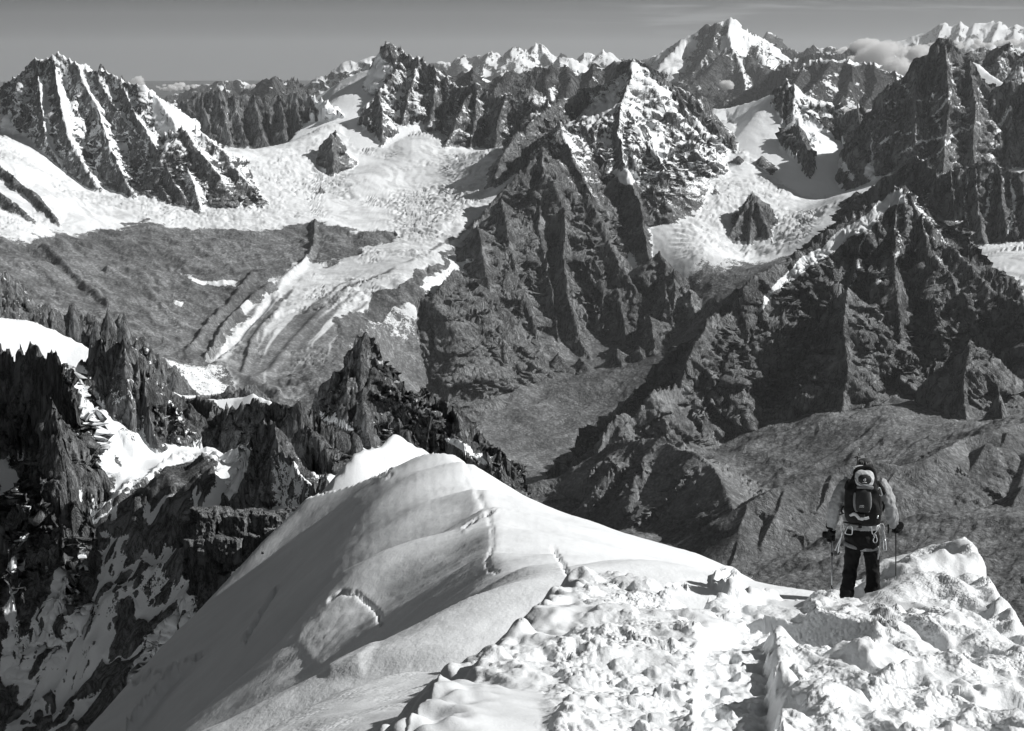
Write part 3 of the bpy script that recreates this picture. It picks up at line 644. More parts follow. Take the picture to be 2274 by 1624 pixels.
for pts in ([(2080, 1010, 4.75), (2060, 1080), (2010, 1150), (1990, 1230)], [(2240, 960, 4.95), (2200, 1040), (2150, 1120), (2130, 1200)], [(1850, 1050, 4.65), (1830, 1110), (1790, 1170), (1760, 1230)], [(1930, 1030, 4.7), (1880, 1090), (1840, 1160)], [(2273, 1080, 4.6), (2230, 1150), (2180, 1240)], [(1740, 1085, 4.55), (1720, 1150), (1690, 1210)]):
    spur(pts, 7, (31, 35), 29, (30, 33), dust=0.0, jag=0.2, rough=0.55)
FL = [  # px, py, km, ice and snow 0..1, dirt 0..1
    (60, 250, 10.9, 1, 0), (-100, 300, 10.4, 1, 0), (0, 300, 10.0, 1, 0), (60, 360, 9.7, 1, 0), (120, 430, 9.35, 1, 0), (0, 470, 8.75, .8, .2), (60, 510, 8.55, .7, .3), (130, 545, 8.5, .5, .4), (-100, 500, 8.5, .6, .3),
    (180, 470, 9.35, 1, 0), (280, 440, 9.6, 1, 0), (370, 445, 9.7, 1, 0), (450, 445, 9.75, 1, 0), (520, 390, 10.1, 1, 0), (580, 370, 10.4, 1, 0), (640, 345, 10.6, 1, 0), (690, 300, 10.9, 1, 0), (720, 285, 11.0, 1, 0), (770, 250, 11.3, 1, 0),
    (200, 500, 9.0, .75, .3), (320, 490, 9.2, .8, .2), (450, 490, 9.3, .9, .1), (560, 440, 9.75, 1, 0), (640, 420, 10.0, 1, 0), (760, 420, 10.1, 1, 0), (820, 395, 10.25, 1, 0), (930, 300, 10.8, 1, 0), (930, 360, 10.5, 1, 0), (920, 420, 10.15, 1, 0), (1010, 380, 10.2, 1, 0), (1080, 330, 10.3, 1, 0), (1100, 390, 9.9, 1, 0),
    (980, 440, 9.85, .95, 0), (1060, 430, 9.6, .95, 0), (700, 470, 9.5, .95, 0), (560, 490, 9.3, .7, .3), (820, 470, 9.6, .95, 0), (900, 480, 9.4, .95, 0), (1000, 500, 9.1, .9, .05),
    (250, 530, 8.85, .1, 1), (400, 540, 8.9, .1, 1), (520, 550, 8.85, .15, 1), (620, 540, 8.95, .15, 1), (700, 560, 8.8, .2, .9), (800, 520, 9.1, .7, .3), (900, 530, 8.95, .9, .1), (980, 560, 8.6, .8, .2),
    (0, 560, 8.15, .15, 1), (100, 600, 8.0, .1, 1), (200, 620, 7.95, .05, 1), (300, 600, 8.3, .05, 1), (420, 610, 8.4, .1, 1), (540, 630, 8.2, .3, .8), (640, 620, 8.35, .6, .4), (740, 600, 8.5, .85, .15), (840, 600, 8.4, .85, .15), (920, 630, 8.15, .5, .6),
    (0, 640, 7.6, 0, 1), (150, 700, 7.35, 0, 1), (280, 720, 7.35, 0, 1), (400, 700, 7.7, 0, 1), (500, 700, 7.85, .25, .8), (600, 700, 7.85, .6, .4), (700, 680, 7.95, .8, .2), (800, 700, 7.75, .3, .8),
    (200, 820, 6.7, 0, 1), (350, 790, 7.05, 0, 1), (440, 830, 6.95, .4, .7), (480, 800, 7.15, .1, 1), (560, 800, 7.2, .5, .6), (650, 780, 7.3, .4, .7), (740, 780, 7.2, .1, 1), (600, 870, 6.85, .2, .9), (450, 900, 6.6, .3, .8), (700, 880, 6.75, 0, 1), (800, 840, 7.0, 0, 1), (560, 960, 6.4, 0, 1),
    (900, 870, 7.7, 0, 1), (1000, 850, 7.9, 0, 1), (1150, 850, 8.0, 0, 1), (1300, 840, 8.1, 0, 1), (1400, 820, 8.2, 0, 1), (1100, 920, 7.75, 0, 1), (1250, 920, 7.8, 0, 1), (1400, 900, 7.85, 0, 1), (1480, 800, 8.2, 0, 1), (1510, 720, 8.7, 0, 1),
    (1050, 970, 7.5, 0, 1), (1200, 965, 7.6, 0, 1), (1320, 955, 7.65, 0, 1), (1100, 1010, 7.3, 0, 1), (1230, 1020, 7.3, 0, 1), (1330, 1000, 7.4, 0, 1), (1150, 1060, 7.05, 0, 1), (1250, 1060, 7.1, 0, 1), (1000, 1100, 6.8, 0, 1),
    (1500, 340, 10.3, 1, 0), (1560, 370, 10.15, 1, 0), (1620, 390, 10.1, 1, 0), (1530, 420, 9.75, 1, 0), (1620, 450, 9.6, 1, 0), (1520, 500, 9.3, 1, 0), (1550, 560, 8.95, .9, .1), (1640, 270, 10.7, 1, 0), (1660, 320, 10.4, 1, 0), (1655, 360, 10.15, 1, 0), (1720, 450, 9.75, 1, 0), (1770, 480, 9.6, 1, 0), (1730, 520, 9.3, 1, 0),
    (1560, 620, 8.85, .1, 1), (1600, 660, 8.65, 0, 1), (1700, 600, 8.8, 0, 1), (1530, 680, 8.75, 0, 1), (1560, 700, 8.55, 0, 1), (1850, 440, 9.6, 1, 0), (1800, 560, 8.9, 0.3, .8),
    (1960, 420, 9.6, 1, 0), (2060, 400, 9.6, 1, 0), (2160, 410, 9.5, 1, 0), (2273, 400, 9.5, 1, 0), (2200, 560, 7.7, 1, 0), (2270, 560, 7.6, 1, 0), (2240, 620, 7.2, 1, 0), (2330, 580, 7.4, 1, 0),
    (1640, 1060, 5.7, 0, 1), (1750, 1000, 5.85, 0, 1), (1850, 940, 6.0, 0, 1), (1970, 910, 6.05, 0, 1), (2060, 960, 5.75, 0, 1), (2150, 960, 5.6, 0, 1), (2240, 930, 5.6, 0, 1), (2330, 920, 5.6, 0, 1), (1560, 1010, 5.75, 0, 1),
    (1900, 1140, 4.55, 0, 1), (2050, 1130, 4.45, 0, 1), (2200, 1100, 4.45, 0, 1), (1750, 1200, 4.4, 0, 1), (1900, 1300, 3.95, 0, 1), (2100, 1280, 3.9, 0, 1), (2273, 1260, 3.85, 0, 1), (1600, 1250, 4.4, 0, 1), (1400, 1200, 4.7, 0, 1), (1250, 1150, 5.2, 0, 1), (2000, 1450, 3.5, 0, 1), (2273, 1450, 3.4, 0, 1), (1500, 1500, 3.6, 0, 1),
    (600, 1200, 5.2, 0, 1), (100, 1100, 5.2, 0, 1), (300, 1000, 5.9, 0, 1), (-100, 800, 6.5, 0, 1), (100, 1500, 3.8, 0, 1), (900, 1500, 3.8, 0, 1),
    (300, 250, 12.5, 1, 0), (700, 240, 12.5, 1, 0), (1100, 250, 12.4, 1, 0), (1500, 260, 12.4, 1, 0), (1900, 280, 12.4, 1, 0), (2250, 240, 12.6, 1, 0), (1750, 250, 12.0, 1, 0),
]
G.floor(FL, 0.02)
g = G.resample(700)
X, Y, D, U = g['X'], g['Y'], g['D'], g['U']
tent, F0 = g['H'], g['F']
ID = g['ID']
rr = G.ridges
tab = lambda key: np.array([r[key] for r in rr] + [0.0], np.float32)[ID]
rough, dust, jag = tab('rough'), tab('dust'), tab('jag')
owner = np.array([r['owner'] for r in rr] + [-1])[ID]
up = tent - F0
A = sstep(-10, 90, up) * np.maximum(rough, 0.02)
wx = X + 70 * perlin(X / 420, Y / 420, 1) + 22 * perlin(X / 130, Y / 130, 2)
wy = Y + 70 * perlin(X / 420, Y / 420, 3) + 22 * perlin(X / 130, Y / 130, 4)
uu = U + 35 * perlin(X / 210, Y / 210, 5) + 10 * perlin(X / 60, Y / 60, 6)
grow = np.clip(D / 170.0, 0.12, 1)
gul = 0
for lam, am, sd in ((190, 34, 1), (88, 25, 2), (41, 15, 3), (20, 7.5, 4)):
    gul = gul + am * (0.62 - 1.7 * np.abs(perlin(uu / lam, D / (lam * 4.5), sd)))
crag = 46 * (ridged(wx / 260, wy / 260, 5, 0.55, 3) - 0.95) + 5 * fbm(X / 22, Y / 22, 2, 0.6, 8)
peak = np.abs(perlin(uu / 85, D / 300, 9)) * 1.3 + 0.5 * np.abs(perlin(uu / 33, D / 200, 19)) + 0.25 * np.abs(perlin(uu / 15, D / 90, 10))
Z_rock = tent + A * (grow * gul * 1.15 + crag * np.clip(D / 90, 0.25, 1)) + A * jag * 34 * (peak - 0.4) * np.exp(-D / 40)
PX, PY = project(X, Y, np.maximum(tent, F0))
_sd = polydist(PX, PY, [(1100, 400), (1060, 480), (950, 545), (850, 595), (760, 640), (690, 700), (640, 760), (600, 830), (590, 900)]) * np.where(inpoly(PX, PY, [(1100, 400), (1060, 480), (950, 545), (850, 595), (760, 640), (690, 700), (640, 760), (600, 830), (590, 900), (2000, 900), (2000, 400)]), 1, -1)
# floor: ice, moraine and rubble
P3 = np.array([place(p[0], p[1], p[2]) for p in FL])
wsum = 0; ice = 0; dirt = 0
for p, q in zip(FL, P3):
    w = 1.0 / (((X / 1000 - q[0]) ** 2 + (Y / 1000 - q[1]) ** 2) ** 2 + 1e-4)
    wsum = wsum + w; ice = ice + w * p[3]; dirt = dirt + w * p[4]
ice = (ice / wsum); dirt = dirt / wsum
_jx = PX + 34 * fbm(X / 260, Y / 260, 5, 0.62, 81); _jy = PY + 22 * fbm(X / 260, Y / 260, 5, 0.62, 82)
scree = softpoly(_jx, _jy, [(130, 520), (200, 512), (260, 520), (330, 500), (430, 512), (500, 500), (560, 522), (640, 512), (695, 497), (700, 560), (690, 600), (650, 615), (560, 655), (470, 790), (400, 830), (380, 960), (-100, 960), (-100, 590), (60, 555)], 15.0)
slab = softpoly(_jx, _jy, [(700, 500), (760, 508), (830, 498), (872, 518), (800, 560), (735, 588), (700, 600)], 6.0)
side = softpoly(_jx, _jy, [(1045, 545), (1000, 575), (940, 625), (880, 685), (800, 750), (740, 800), (700, 900), (640, 900), (700, 790), (760, 725), (820, 670), (880, 625), (960, 578), (1020, 540)], 6.0)
off_ = np.maximum(np.maximum(scree, slab), side)
_tong = softpoly(_jx, _jy, [(880, 520), (1060, 470), (1040, 540), (960, 578), (880, 625), (800, 690), (740, 760), (690, 860), (560, 900), (470, 830), (480, 790), (570, 660), (660, 610), (740, 575)], 8.0)
ice = np.maximum(ice * (1 - off_), _tong * (1 - off_)); dirt = np.maximum(dirt * (1 - ice), off_)
flow = np.array((0.35, -1.0)); 
cre = ridged(wx / 95 + 0.3 * Y / 95, wy / 40, 3, 0.55, 21)
icef = sstep(0.1, 0.75, fbm(X / 520, Y / 420, 3, 0.55, 23) + 0.28)
calmv = softpoly(PX, PY, [(900, 960), (1340, 950), (1350, 1000), (1200, 1080), (950, 1080)], 30.0)
dirt = dirt * (1 - 0.6 * calmv)
for zone in ([(600, 340), (760, 300), (780, 380), (700, 460), (560, 470), (520, 420)], [(860, 430), (1070, 400), (1060, 480), (960, 540), (860, 520)], [(1480, 360), (1620, 370), (1640, 430), (1560, 580), (1500, 560), (1500, 450)], [(1630, 280), (1680, 290), (1680, 370), (1640, 360)], [(980, 370), (1060, 350), (1080, 390), (1000, 410)], [(300, 440), (500, 440), (560, 500), (430, 505), (300, 490)]):
    icef = np.maximum(icef, 0.9 * softpoly(PX, PY, zone, 25.0))
Z_floor = F0 + 26 * fbm(X / 600, Y / 600, 3, 0.5, 14) * 0.6 + ice * icef * (11 * (cre - 1.0) + 4.5 * (ridged(wx / 30 - wy / 60, wy / 22, 2, 0.6, 27) - 0.8)) + dirt * (11 * (ridged(wx / 260, wy / 260, 4, 0.5, 15) - 0.95) + np.where(PX < 950, 10, 5) * (ridged(np.where(PX < 950, X + Y, X - Y) / 150 + 0.3 * perlin(X / 200, Y / 200, 90), np.where(PX < 950, X - Y, X + Y) / 520, 4, 0.55, 18) - 0.95) + 2.5 * fbm(X / 18, Y / 18, 2, 0.6, 16)) + 1.0 * fbm(X / 25, Y / 25, 2, 0.6, 17)
def carve(line, width, depth, R=None):
    global Z_floor
    d = polydist(PX, PY, line)
    Z_floor = Z_floor + depth * np.exp(-(d / width) ** 2)
# moraine crests and channels
for line, w_, h_ in (([(700, 500), (695, 560), (670, 600), (640, 620), (560, 660), (500, 730), (460, 800)], 6, 26), ([(560, 620), (520, 660), (470, 720), (420, 780)], 7, 22), ([(95, 555), (150, 600), (240, 680)], 5, 24), ([(240, 600), (310, 630), (360, 680)], 6, 18),
                     ([(600, 660), (530, 750), (470, 800)], 7, -16), ([(930, 985), (1100, 1000), (1330, 975)], 6, 20), ([(620, 690), (560, 760), (540, 830)], 7, 15), ([(720, 690), (650, 760), (600, 820), (560, 850)], 8, 13), ([(400, 830), (500, 835), (620, 880)], 8, 30)):
    carve(line, w_, h_)
T = np.maximum(Z_rock, Z_floor)
soft = np.abs(Z_rock - Z_floor)
Z = T.astype(np.float32)
isrock = sstep(-6, 10, Z_rock - Z_floor)
X0, Y0 = X, Y
X, Y, Z = fracture(X, Y, Z, U, D, isrock * np.clip(rough, 0, 1) * np.clip(D / 60, 0.2, 1), ((130, 30, 1), (62, 20, 2), (29, 11, 3)), 3)
N = normals(X, Y, Z)
N = np.where(N[..., 2:3] < 0, -N, N)
nzv = N[..., 2]
# broad slope for where snow can lie
pxn, pyn = project(X, Y, Z)
alt = sstep(-1150, -420, Z)
facing = N[..., 0]
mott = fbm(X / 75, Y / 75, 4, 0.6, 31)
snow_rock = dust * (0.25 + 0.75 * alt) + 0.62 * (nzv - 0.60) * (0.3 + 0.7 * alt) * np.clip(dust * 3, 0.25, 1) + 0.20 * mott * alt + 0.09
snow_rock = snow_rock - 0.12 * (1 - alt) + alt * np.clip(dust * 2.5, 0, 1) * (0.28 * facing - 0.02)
snow_floor = np.clip(ice * 1.25 - 0.05 + 0.35 * mott * (1 - ice), 0, 1.05)
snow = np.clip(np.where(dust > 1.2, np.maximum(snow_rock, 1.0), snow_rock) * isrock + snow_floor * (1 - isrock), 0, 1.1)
icea = (1 - isrock) * np.maximum(ice * icef * 0.75, _tong * 0.85)
rub = np.clip((1 - isrock) + isrock * sstep(0.72, 0.85, nzv) * (1 - alt), 0, 1) * 1.0
rub = np.where(owner == 7, np.maximum(rub, 0.75), rub)
_st = perlin((_sd + 6 * fbm(X / 300, Y / 300, 3, 0.6, 83)) / 17, PY / 260, 84) + 0.7 * perlin((_sd + 5 * fbm(X / 200, Y / 200, 3, 0.6, 85)) / 8, PY / 160, 86)
stripe = sstep(-0.15, 0.35, _st + 1.5 * sstep(560, 860, PY) - 0.55)
dirtv = (1 - isrock) * np.clip(dirt * 0.25 + _tong * stripe * 0.95, 0, 1)
icea_t = _tong * 0.8
# snowfields, ice streams and patches with outlines of their own
def lay(poly, val, edge=4.0, rmin=0, rmax=1e9, rag=6.0, ice_=None):
    global snow, icea, dirtv, rub
    qx = pxn + rag * fbm(X / 110, Y / 110, 3, 0.6, 50); qy = pyn + rag * fbm(X / 110, Y / 110, 3, 0.6, 51)
    m = softpoly(qx, qy, poly, edge) * ((g['R'] > rmin) & (g['R'] < rmax))
    snow = snow * (1 - m) + val * m
    dirtv = dirtv * (1 - m)
    if ice_ is not None: icea = icea * (1 - m) + ice_ * m
LAYS = [
    ([(1284, 268), (1300, 240), (1340, 215), (1362, 205), (1372, 232), (1350, 250), (1315, 258)], 1.1, 9700, 10600),
    ([(1365, 380), (1400, 375), (1420, 395), (1405, 412), (1380, 408)], 1.1, 9000, 10300),
    ([(2000, 425), (2010, 445), (1960, 480), (1900, 520), (1850, 560), (1790, 600), (1720, 650), (1690, 690), (1680, 700), (1700, 655), (1760, 590), (1830, 540), (1900, 490), (1960, 445)], 0.92, 6000, 7100),
    ([(1790, 290), (1812, 310), (1850, 345), (1835, 340), (1810, 330)], 1.1, 10000, 10700),
    ([(0, 255), (50, 300), (100, 360), (170, 440), (120, 440), (50, 380), (0, 330)], 1.05, 9000, 10800),
    ([(840, 112), (850, 135), (880, 150), (860, 172), (830, 205), (800, 240), (770, 260), (720, 270), (700, 235), (690, 215), (760, 175), (820, 158)], 1.1, 10800, 12000),
    ([(2140, 135), (2165, 140), (2215, 185), (2235, 200), (2200, 203), (2185, 180)], 1.1, 10300, 12000),
    ([(395, 600), (420, 610), (450, 622), (530, 628), (520, 640), (440, 630)], 1.0, 7500, 9500),
    ([(385, 665), (410, 668), (405, 685), (390, 680)], 0.95, 7000, 8600),
    ([(650, 615), (640, 630), (590, 665), (560, 700), (520, 745), (480, 790), (470, 805), (500, 800), (540, 755), (570, 715), (600, 680), (640, 645)], 0.95, 6800, 9000),
    ([(360, 800), (430, 805), (470, 830), (520, 870), (440, 880), (400, 840)], 0.62, 6000, 7600),
    ([(930, 640), (975, 615), (1000, 590), (990, 610), (960, 640)], 1.0, 7500, 9200),
    ([(1010, 590), (1060, 570), (1050, 580), (1020, 603)], 0.95, 7500, 9200),
]
for poly, v, r0, r1 in LAYS: lay(poly, v, 4.0, r0, r1)
# ledges and couloirs holding snow
_qx = pxn + 7 * fbm(X / 90, Y / 90, 4, 0.65, 52); _qy = pyn + 7 * fbm(X / 90, Y / 90, 4, 0.65, 53)
for line, w_, v_, r0, r1 in (
    ([(1961, 320), (1995, 293), (2035, 303)], 4, 0.62, 9300, 10400), ([(1998, 345), (2048, 315), (2095, 300)], 5, 0.6, 9300, 10400), ([(2100, 330), (2085, 280), (2072, 250), (2095, 230), (2112, 205)], 4, 0.55, 9300, 10400), ([(2080, 345), (2110, 310), (2130, 285)], 5, 0.6, 9300, 10400),
    ([(2150, 300), (2165, 290), (2150, 275)], 5, 0.55, 9300, 10400), ([(2205, 320), (2215, 290), (2240, 240)], 5, 0.55, 9300, 10400), ([(1985, 180), (2010, 200), (2040, 225)], 3, 0.5, 9300, 10400), ([(2060, 225), (2090, 215), (2110, 203)], 3, 0.5, 9300, 10400), ([(1930, 300), (1935, 340), (1942, 380)], 3, 0.6, 9300, 10600),
    ([(2055, 355), (2065, 390), (2080, 410)], 6, 0.9, 8500, 10400), ([(1925, 390), (1932, 370), (1940, 400)], 8, 0.95, 8700, 10400), ([(140, 180), (142, 240), (148, 285), (170, 330), (205, 400), (235, 425)], 4, 0.75, 9500, 10800), ([(200, 190), (202, 220), (225, 290), (255, 380)], 3, 0.6, 9500, 10800), ([(365, 280), (370, 310), (372, 330)], 5, 0.9, 9500, 10600),
    ([(960, 190), (950, 220), (945, 255)], 3, 0.5, 10500, 11600), ([(925, 150), (915, 190), (905, 230)], 4, 0.5, 10500, 11600), ([(1310, 430), (1290, 380), (1262, 300)], 5, 0.45, 8800, 10200), ([(1405, 150), (1395, 200), (1385, 240)], 3, 0.5, 9800, 10600), ([(1950, 470), (1930, 520), (1905, 570), (1890, 640)], 5, 0.5, 6000, 7000), ([(1990, 560), (1970, 600), (1935, 650)], 5, 0.42, 6000, 7000),
    ([(1760, 262), (1800, 296), (1850, 345), (1890, 395)], 7, 0.75, 9600, 10700), ([(1400, 260), (1440, 310), (1470, 355)], 8, 0.75, 9400, 10400), ([(2060, 480), (2100, 560), (2150, 640), (2180, 720)], 4, 0.45, 6000, 7000), ([(2200, 385), (2195, 430), (2190, 480)], 5, 0.55, 7600, 8600), ([(2245, 400), (2250, 450), (2240, 520)], 5, 0.6, 7600, 8600), ([(2150, 400), (2140, 460), (2150, 520)], 4, 0.5, 7600, 8600)):
    m_ = np.exp(-(polydist(_qx, _qy, line) / w_) ** 2) * ((g['R'] > r0) & (g['R'] < r1))
    snow = np.maximum(snow, m_ * v_ * 1.15)
_cv = ridged((wx + 0.5 * wy) / 120 + 0.6 * perlin(X / 300, Y / 300, 70), (wy - 0.4 * wx) / 420, 3, 0.55, 71)
icea = np.maximum(icea, (1 - isrock) * ice * 0.75 * sstep(0.95, 1.35, _cv + 0.25 * fbm(X / 500, Y / 500, 3, 0.5, 72)))
icea = np.clip(icea, 0, 1); dirtv = np.clip(dirtv, 0, 1)
verts = np.stack([X, Y, Z], -1).reshape(-1, 3)
quads = grid_quads(*X.shape)
lab = np.where(isrock > 0.5, owner, -1)
basin = (lab == -1)
lab = np.where(basin & (ice > 0.5) & (pxn < 1300), 10, lab)
lab = np.where(basin & (ice > 0.5) & (pxn >= 1300), 11, lab)
lab = np.where(basin & (ice <= 0.5), 12, lab)
lab = np.where((lab == 12) & (g['R'] < 6300) & (pxn > 1450), 7, lab)
# keep patches whole: majority over small blocks
flab = lab.reshape(-1)[quads[:, 0]]
mat_range = terrain_material('alpine_rock_and_snow', 7.0, rock=(0.12, 0.50), rubble=(0.13, 0.28), bump=1.5)
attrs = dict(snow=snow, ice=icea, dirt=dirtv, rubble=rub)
RANGE = {0: ('serrated_mountain', 'long serrated mountain dusted with snow, ribs slanting down to the basin'), 1: ('pinnacle_mountain', 'dark sheer wall topped by thin rock needles behind the snowy basin'),
         2: ('dark_summit_mountain', 'blunt dark summit above a smooth snow saddle, buttresses dropping into shaded ice'), 3: ('buttress_mountain', 'central rocky mountain with pointed buttresses between the two glaciers'),
         4: ('hanging_glacier_mountain', 'dark peak carrying a hanging glacier on its shoulder'), 5: ('black_tower_mountain', 'massive black rock tower rising above the haze'),
         6: ('wall_mountain', 'broad grey rock wall with a slanting snow ramp from its tip'), 7: ('rubble_mountain', 'grey rubble ridges below the broad rock wall, behind the climber'),
         10: ('basin_glacier_field', 'wide crevassed glacier basin flowing into a striped tongue'), 11: ('icefall_field', 'bright glacier tumbling between the central mountain and the hanging glacier'), 12: ('valley_ground', 'bare scree and moraine ground of the valley')}
for k, (nm, lb) in RANGE.items():
    q = quads[flab == k]
    if len(q): structure(make_mesh(nm, verts, q, attrs, mat_range), lb)
# ------------------------------------------------------------------ the far ranges, 15 to 80 km away
G = Ground(-16.6, 16.6, 880, 14000, 90000, 420, 1000.0)
def far_crest(pts, R, own, sl=(45, 45), dust=0.7, jag=0.6, **k):
    G.ridge([(p[0], p[1], p[2] if len(p) > 2 else R) for p in pts], slope=(sl[0] + 8, sl[1] + 12), far=(sl[0] - 2, sl[1] + 2), L=1200.0, owner=own, dust=dust, jag=jag, reach=9000.0, **k)
def far_spur(pts, own, sl=(40, 46), ds=38, dust=0.5, **k):
    G.ridge(pts, slope=sl, far=(sl[0] - 8, sl[1] - 8), L=900.0, ds=ds - 4, owner=own, dust=dust, jag=0.4, reach=6000.0, **k)
far_crest([(930, 160), (984, 153), (1020, 160), (1041, 157), (1054, 153), (1074, 167), (1094, 172), (1111, 170), (1124, 157), (1134, 148), (1154, 153), (1174, 158), (1188, 153), (1224, 148), (1258, 145), (1274, 154), (1304, 150), (1318, 140), (1344, 143), (1368, 139), (1400, 150), (1440, 160)], 19, 0, (45, 48), 0.28, 0.8)
for pts in ([(1134, 148, 19), (1115, 175), (1100, 200)], [(1224, 148, 19), (1215, 180), (1220, 210)], [(1318, 140, 19), (1310, 180), (1300, 215)], [(1258, 145, 19), (1265, 180), (1262, 215)], [(1054, 153, 19), (1050, 180), (1040, 200)], [(1368, 140, 19), (1370, 170), (1360, 200)], [(1174, 156, 19), (1180, 185), (1190, 210)]):
    far_spur(pts, 0, dust=0.18)
far_crest([(920, 150), (958, 137), (984, 131), (1004, 140), (1031, 121), (1041, 128), (1058, 117), (1071, 120), (1091, 110), (1111, 125), (1124, 113), (1143, 98), (1168, 113)], 54, 1, (42, 42), 0.55, 0.7)
far_crest([(1160, 125), (1172, 106), (1191, 91), (1200, 92), (1208, 98), (1224, 113), (1238, 117), (1246, 113), (1268, 124), (1281, 129), (1298, 115), (1304, 113), (1324, 127), (1338, 110), (1348, 112), (1368, 122), (1391, 130), (1404, 129), (1438, 124), (1470, 112)], 57, 1, (44, 46), 0.58, 0.6)
for pts in ([(1191, 91, 57), (1178, 120), (1165, 150)], [(1191, 91, 57), (1215, 125), (1240, 150)], [(1143, 98, 54), (1130, 125), (1115, 145)], [(1091, 110, 54), (1080, 130), (1070, 150)], [(1338, 110, 57), (1325, 130), (1310, 145)], [(1304, 113, 57), (1290, 135), (1280, 150)], [(1031, 121, 54), (1020, 140)]):
    far_spur(pts, 1, (42, 50), 36, 0.7)
far_crest([(1225, 140), (1240, 127), (1262, 124), (1290, 140)], 45, 1, (30, 30), 1.2, 0.1)
# the big snowy massif
far_crest([(1420, 150), (1461, 120), (1482, 108), (1515, 83), (1535, 72), (1552, 63), (1565, 50), (1582, 45), (1598, 43), (1610, 38), (1622, 34), (1632, 40), (1648, 53), (1665, 67), (1685, 87), (1702, 103), (1722, 120), (1748, 133), (1775, 150)], 32, 2, (40, 36), 0.85, 0.25)
for pts, d in (([(1593, 50, 31.9), (1588, 80), (1578, 105), (1556, 140), (1535, 165)], 0.35), ([(1622, 36, 32), (1615, 80), (1625, 110), (1645, 130), (1670, 150)], 0.7), ([(1665, 67, 32), (1670, 100), (1690, 130), (1710, 150)], 0.75), ([(1602, 120, 30.6), (1580, 150), (1545, 180), (1520, 205)], 0.2),
               ([(1625, 110, 30.8), (1650, 160), (1655, 200), (1640, 235)], 0.5), ([(1700, 104, 32), (1720, 150), (1740, 190)], 0.6), ([(1520, 84, 32), (1500, 110), (1470, 140)], 0.9), ([(1662, 122, 30.6), (1640, 132), (1635, 145)], 0.05)):
    far_spur(pts, 2, (36, 44), 33, d)
far_crest([(1684, 100), (1697, 73), (1701, 65), (1706, 61), (1711, 66), (1718, 76), (1726, 84), (1738, 95), (1756, 108)], 60, 3, (58, 52), 0.45, 0.1)
far_spur([(1706, 62, 60), (1702, 85), (1695, 105)], 3, (50, 58), 50, 0.3)
far_crest([(1700, 115), (1730, 106), (1758, 104), (1775, 107), (1790, 101), (1805, 97), (1818, 99), (1832, 97), (1848, 103), (1880, 110), (1898, 101), (1915, 93), (1925, 99), (1945, 101), (1980, 115)], 40, 4, (40, 40), 0.45, 0.9)
far_crest([(1740, 135), (1762, 122), (1790, 118), (1815, 112), (1850, 115), (1882, 113), (1902, 114), (1940, 130)], 30, 4, (40, 40), 0.35, 0.9)
far_crest([(1720, 160), (1748, 143), (1790, 145), (1815, 140), (1845, 127), (1862, 132), (1882, 129), (1905, 138), (1938, 143), (1955, 152), (1982, 160), (2012, 166), (2060, 185), (2140, 200)], 23, 4, (38, 40), 0.45, 0.8)
for pts in ([(1845, 128, 23), (1830, 165), (1800, 200), (1780, 230)], [(1882, 130, 23), (1890, 170), (1880, 210), (1860, 240)], [(1938, 143, 23), (1945, 180), (1930, 220), (1920, 250)], [(1982, 160, 23), (1990, 200), (1985, 240)], [(1790, 145, 23), (1770, 180), (1750, 210)]):
    far_spur(pts, 4, (34, 40), 30, 0.3)
far_crest([(1950, 100), (1992, 91), (2020, 82), (2048, 70), (2066, 64), (2082, 56), (2098, 50), (2112, 55), (2132, 46), (2145, 56), (2155, 63), (2165, 50), (2188, 51), (2208, 48), (2222, 46), (2238, 60), (2252, 53), (2273, 58), (2340, 60)], 75, 5, (40, 36), 0.9, 0.4)
for pts in ([(2098, 50, 75), (2085, 75), (2080, 95)], [(2132, 46, 75), (2130, 70), (2120, 95)], [(2165, 50, 75), (2155, 75), (2145, 95)], [(2222, 46, 75), (2210, 70), (2200, 95)], [(2252, 53, 75), (2250, 80)]):
    far_spur(pts, 5, (38, 46), 32, 0.75)
far_crest([(350, 215), (390, 200), (427, 184), (463, 183), (493, 173), (517, 178), (533, 172), (550, 177), (575, 190), (620, 195), (700, 200)], 42, 6, (38, 38), 0.7, 0.5)
far_crest([(540, 205), (567, 188), (580, 178), (593, 170), (602, 172), (610, 163), (618, 170), (627, 178), (640, 170), (650, 167), (660, 173), (670, 181), (687, 191), (720, 205)], 26, 6, (46, 46), 0.12, 0.8)
far_spur([(610, 164, 26), (606, 185), (595, 205)], 6, dust=0.1)
far_crest([(660, 200), (690, 178), (700, 171), (727, 160), (745, 146), (758, 138), (778, 128), (791, 132), (808, 125), (835, 120), (870, 110), (905, 122), (960, 150)], 36, 6, (34, 34), 0.85, 0.3)
G.F = np.full(G.X.shape, -1900.0, np.float32)
g = G.resample(165)
X, Y, D, U, ID = g['X'], g['Y'], g['D'], g['U'], g['ID']
tab = lambda key: np.array([r[key] for r in G.ridges] + [0.0], np.float32)[ID]
rough, dust, jag = tab('rough'), tab('dust'), tab('jag')
owner = np.array([r['owner'] for r in G.ridges] + [-1])[ID]
up = g['H'] - g['F']; A = sstep(-40, 300, up)
sc_ = (g['R'] / 30000.0).astype(np.float32)
uu = U + 120 * perlin(X / 900, Y / 900, 5)
gul = 0
for lam, am, sd in ((700, 130, 1), (320, 85, 2), (150, 45, 3)):
    gul = gul + am * (0.62 - 1.7 * np.abs(perlin(uu / lam, D / (lam * 4.5), sd)))
Zr = g['H'] + A * (np.clip(D / 500, 0.1, 1) * gul + 110 * (ridged(X / 1400, Y / 1400, 5, 0.55, 3) - 0.95) * np.clip(D / 300, 0.2, 1)) + A * jag * 150 * (np.abs(perlin(uu / 420, D / 900, 9)) * 1.5 + 0.6 * np.abs(perlin(uu / 170, D / 500, 19)) - 0.4) * np.exp(-D / 160)
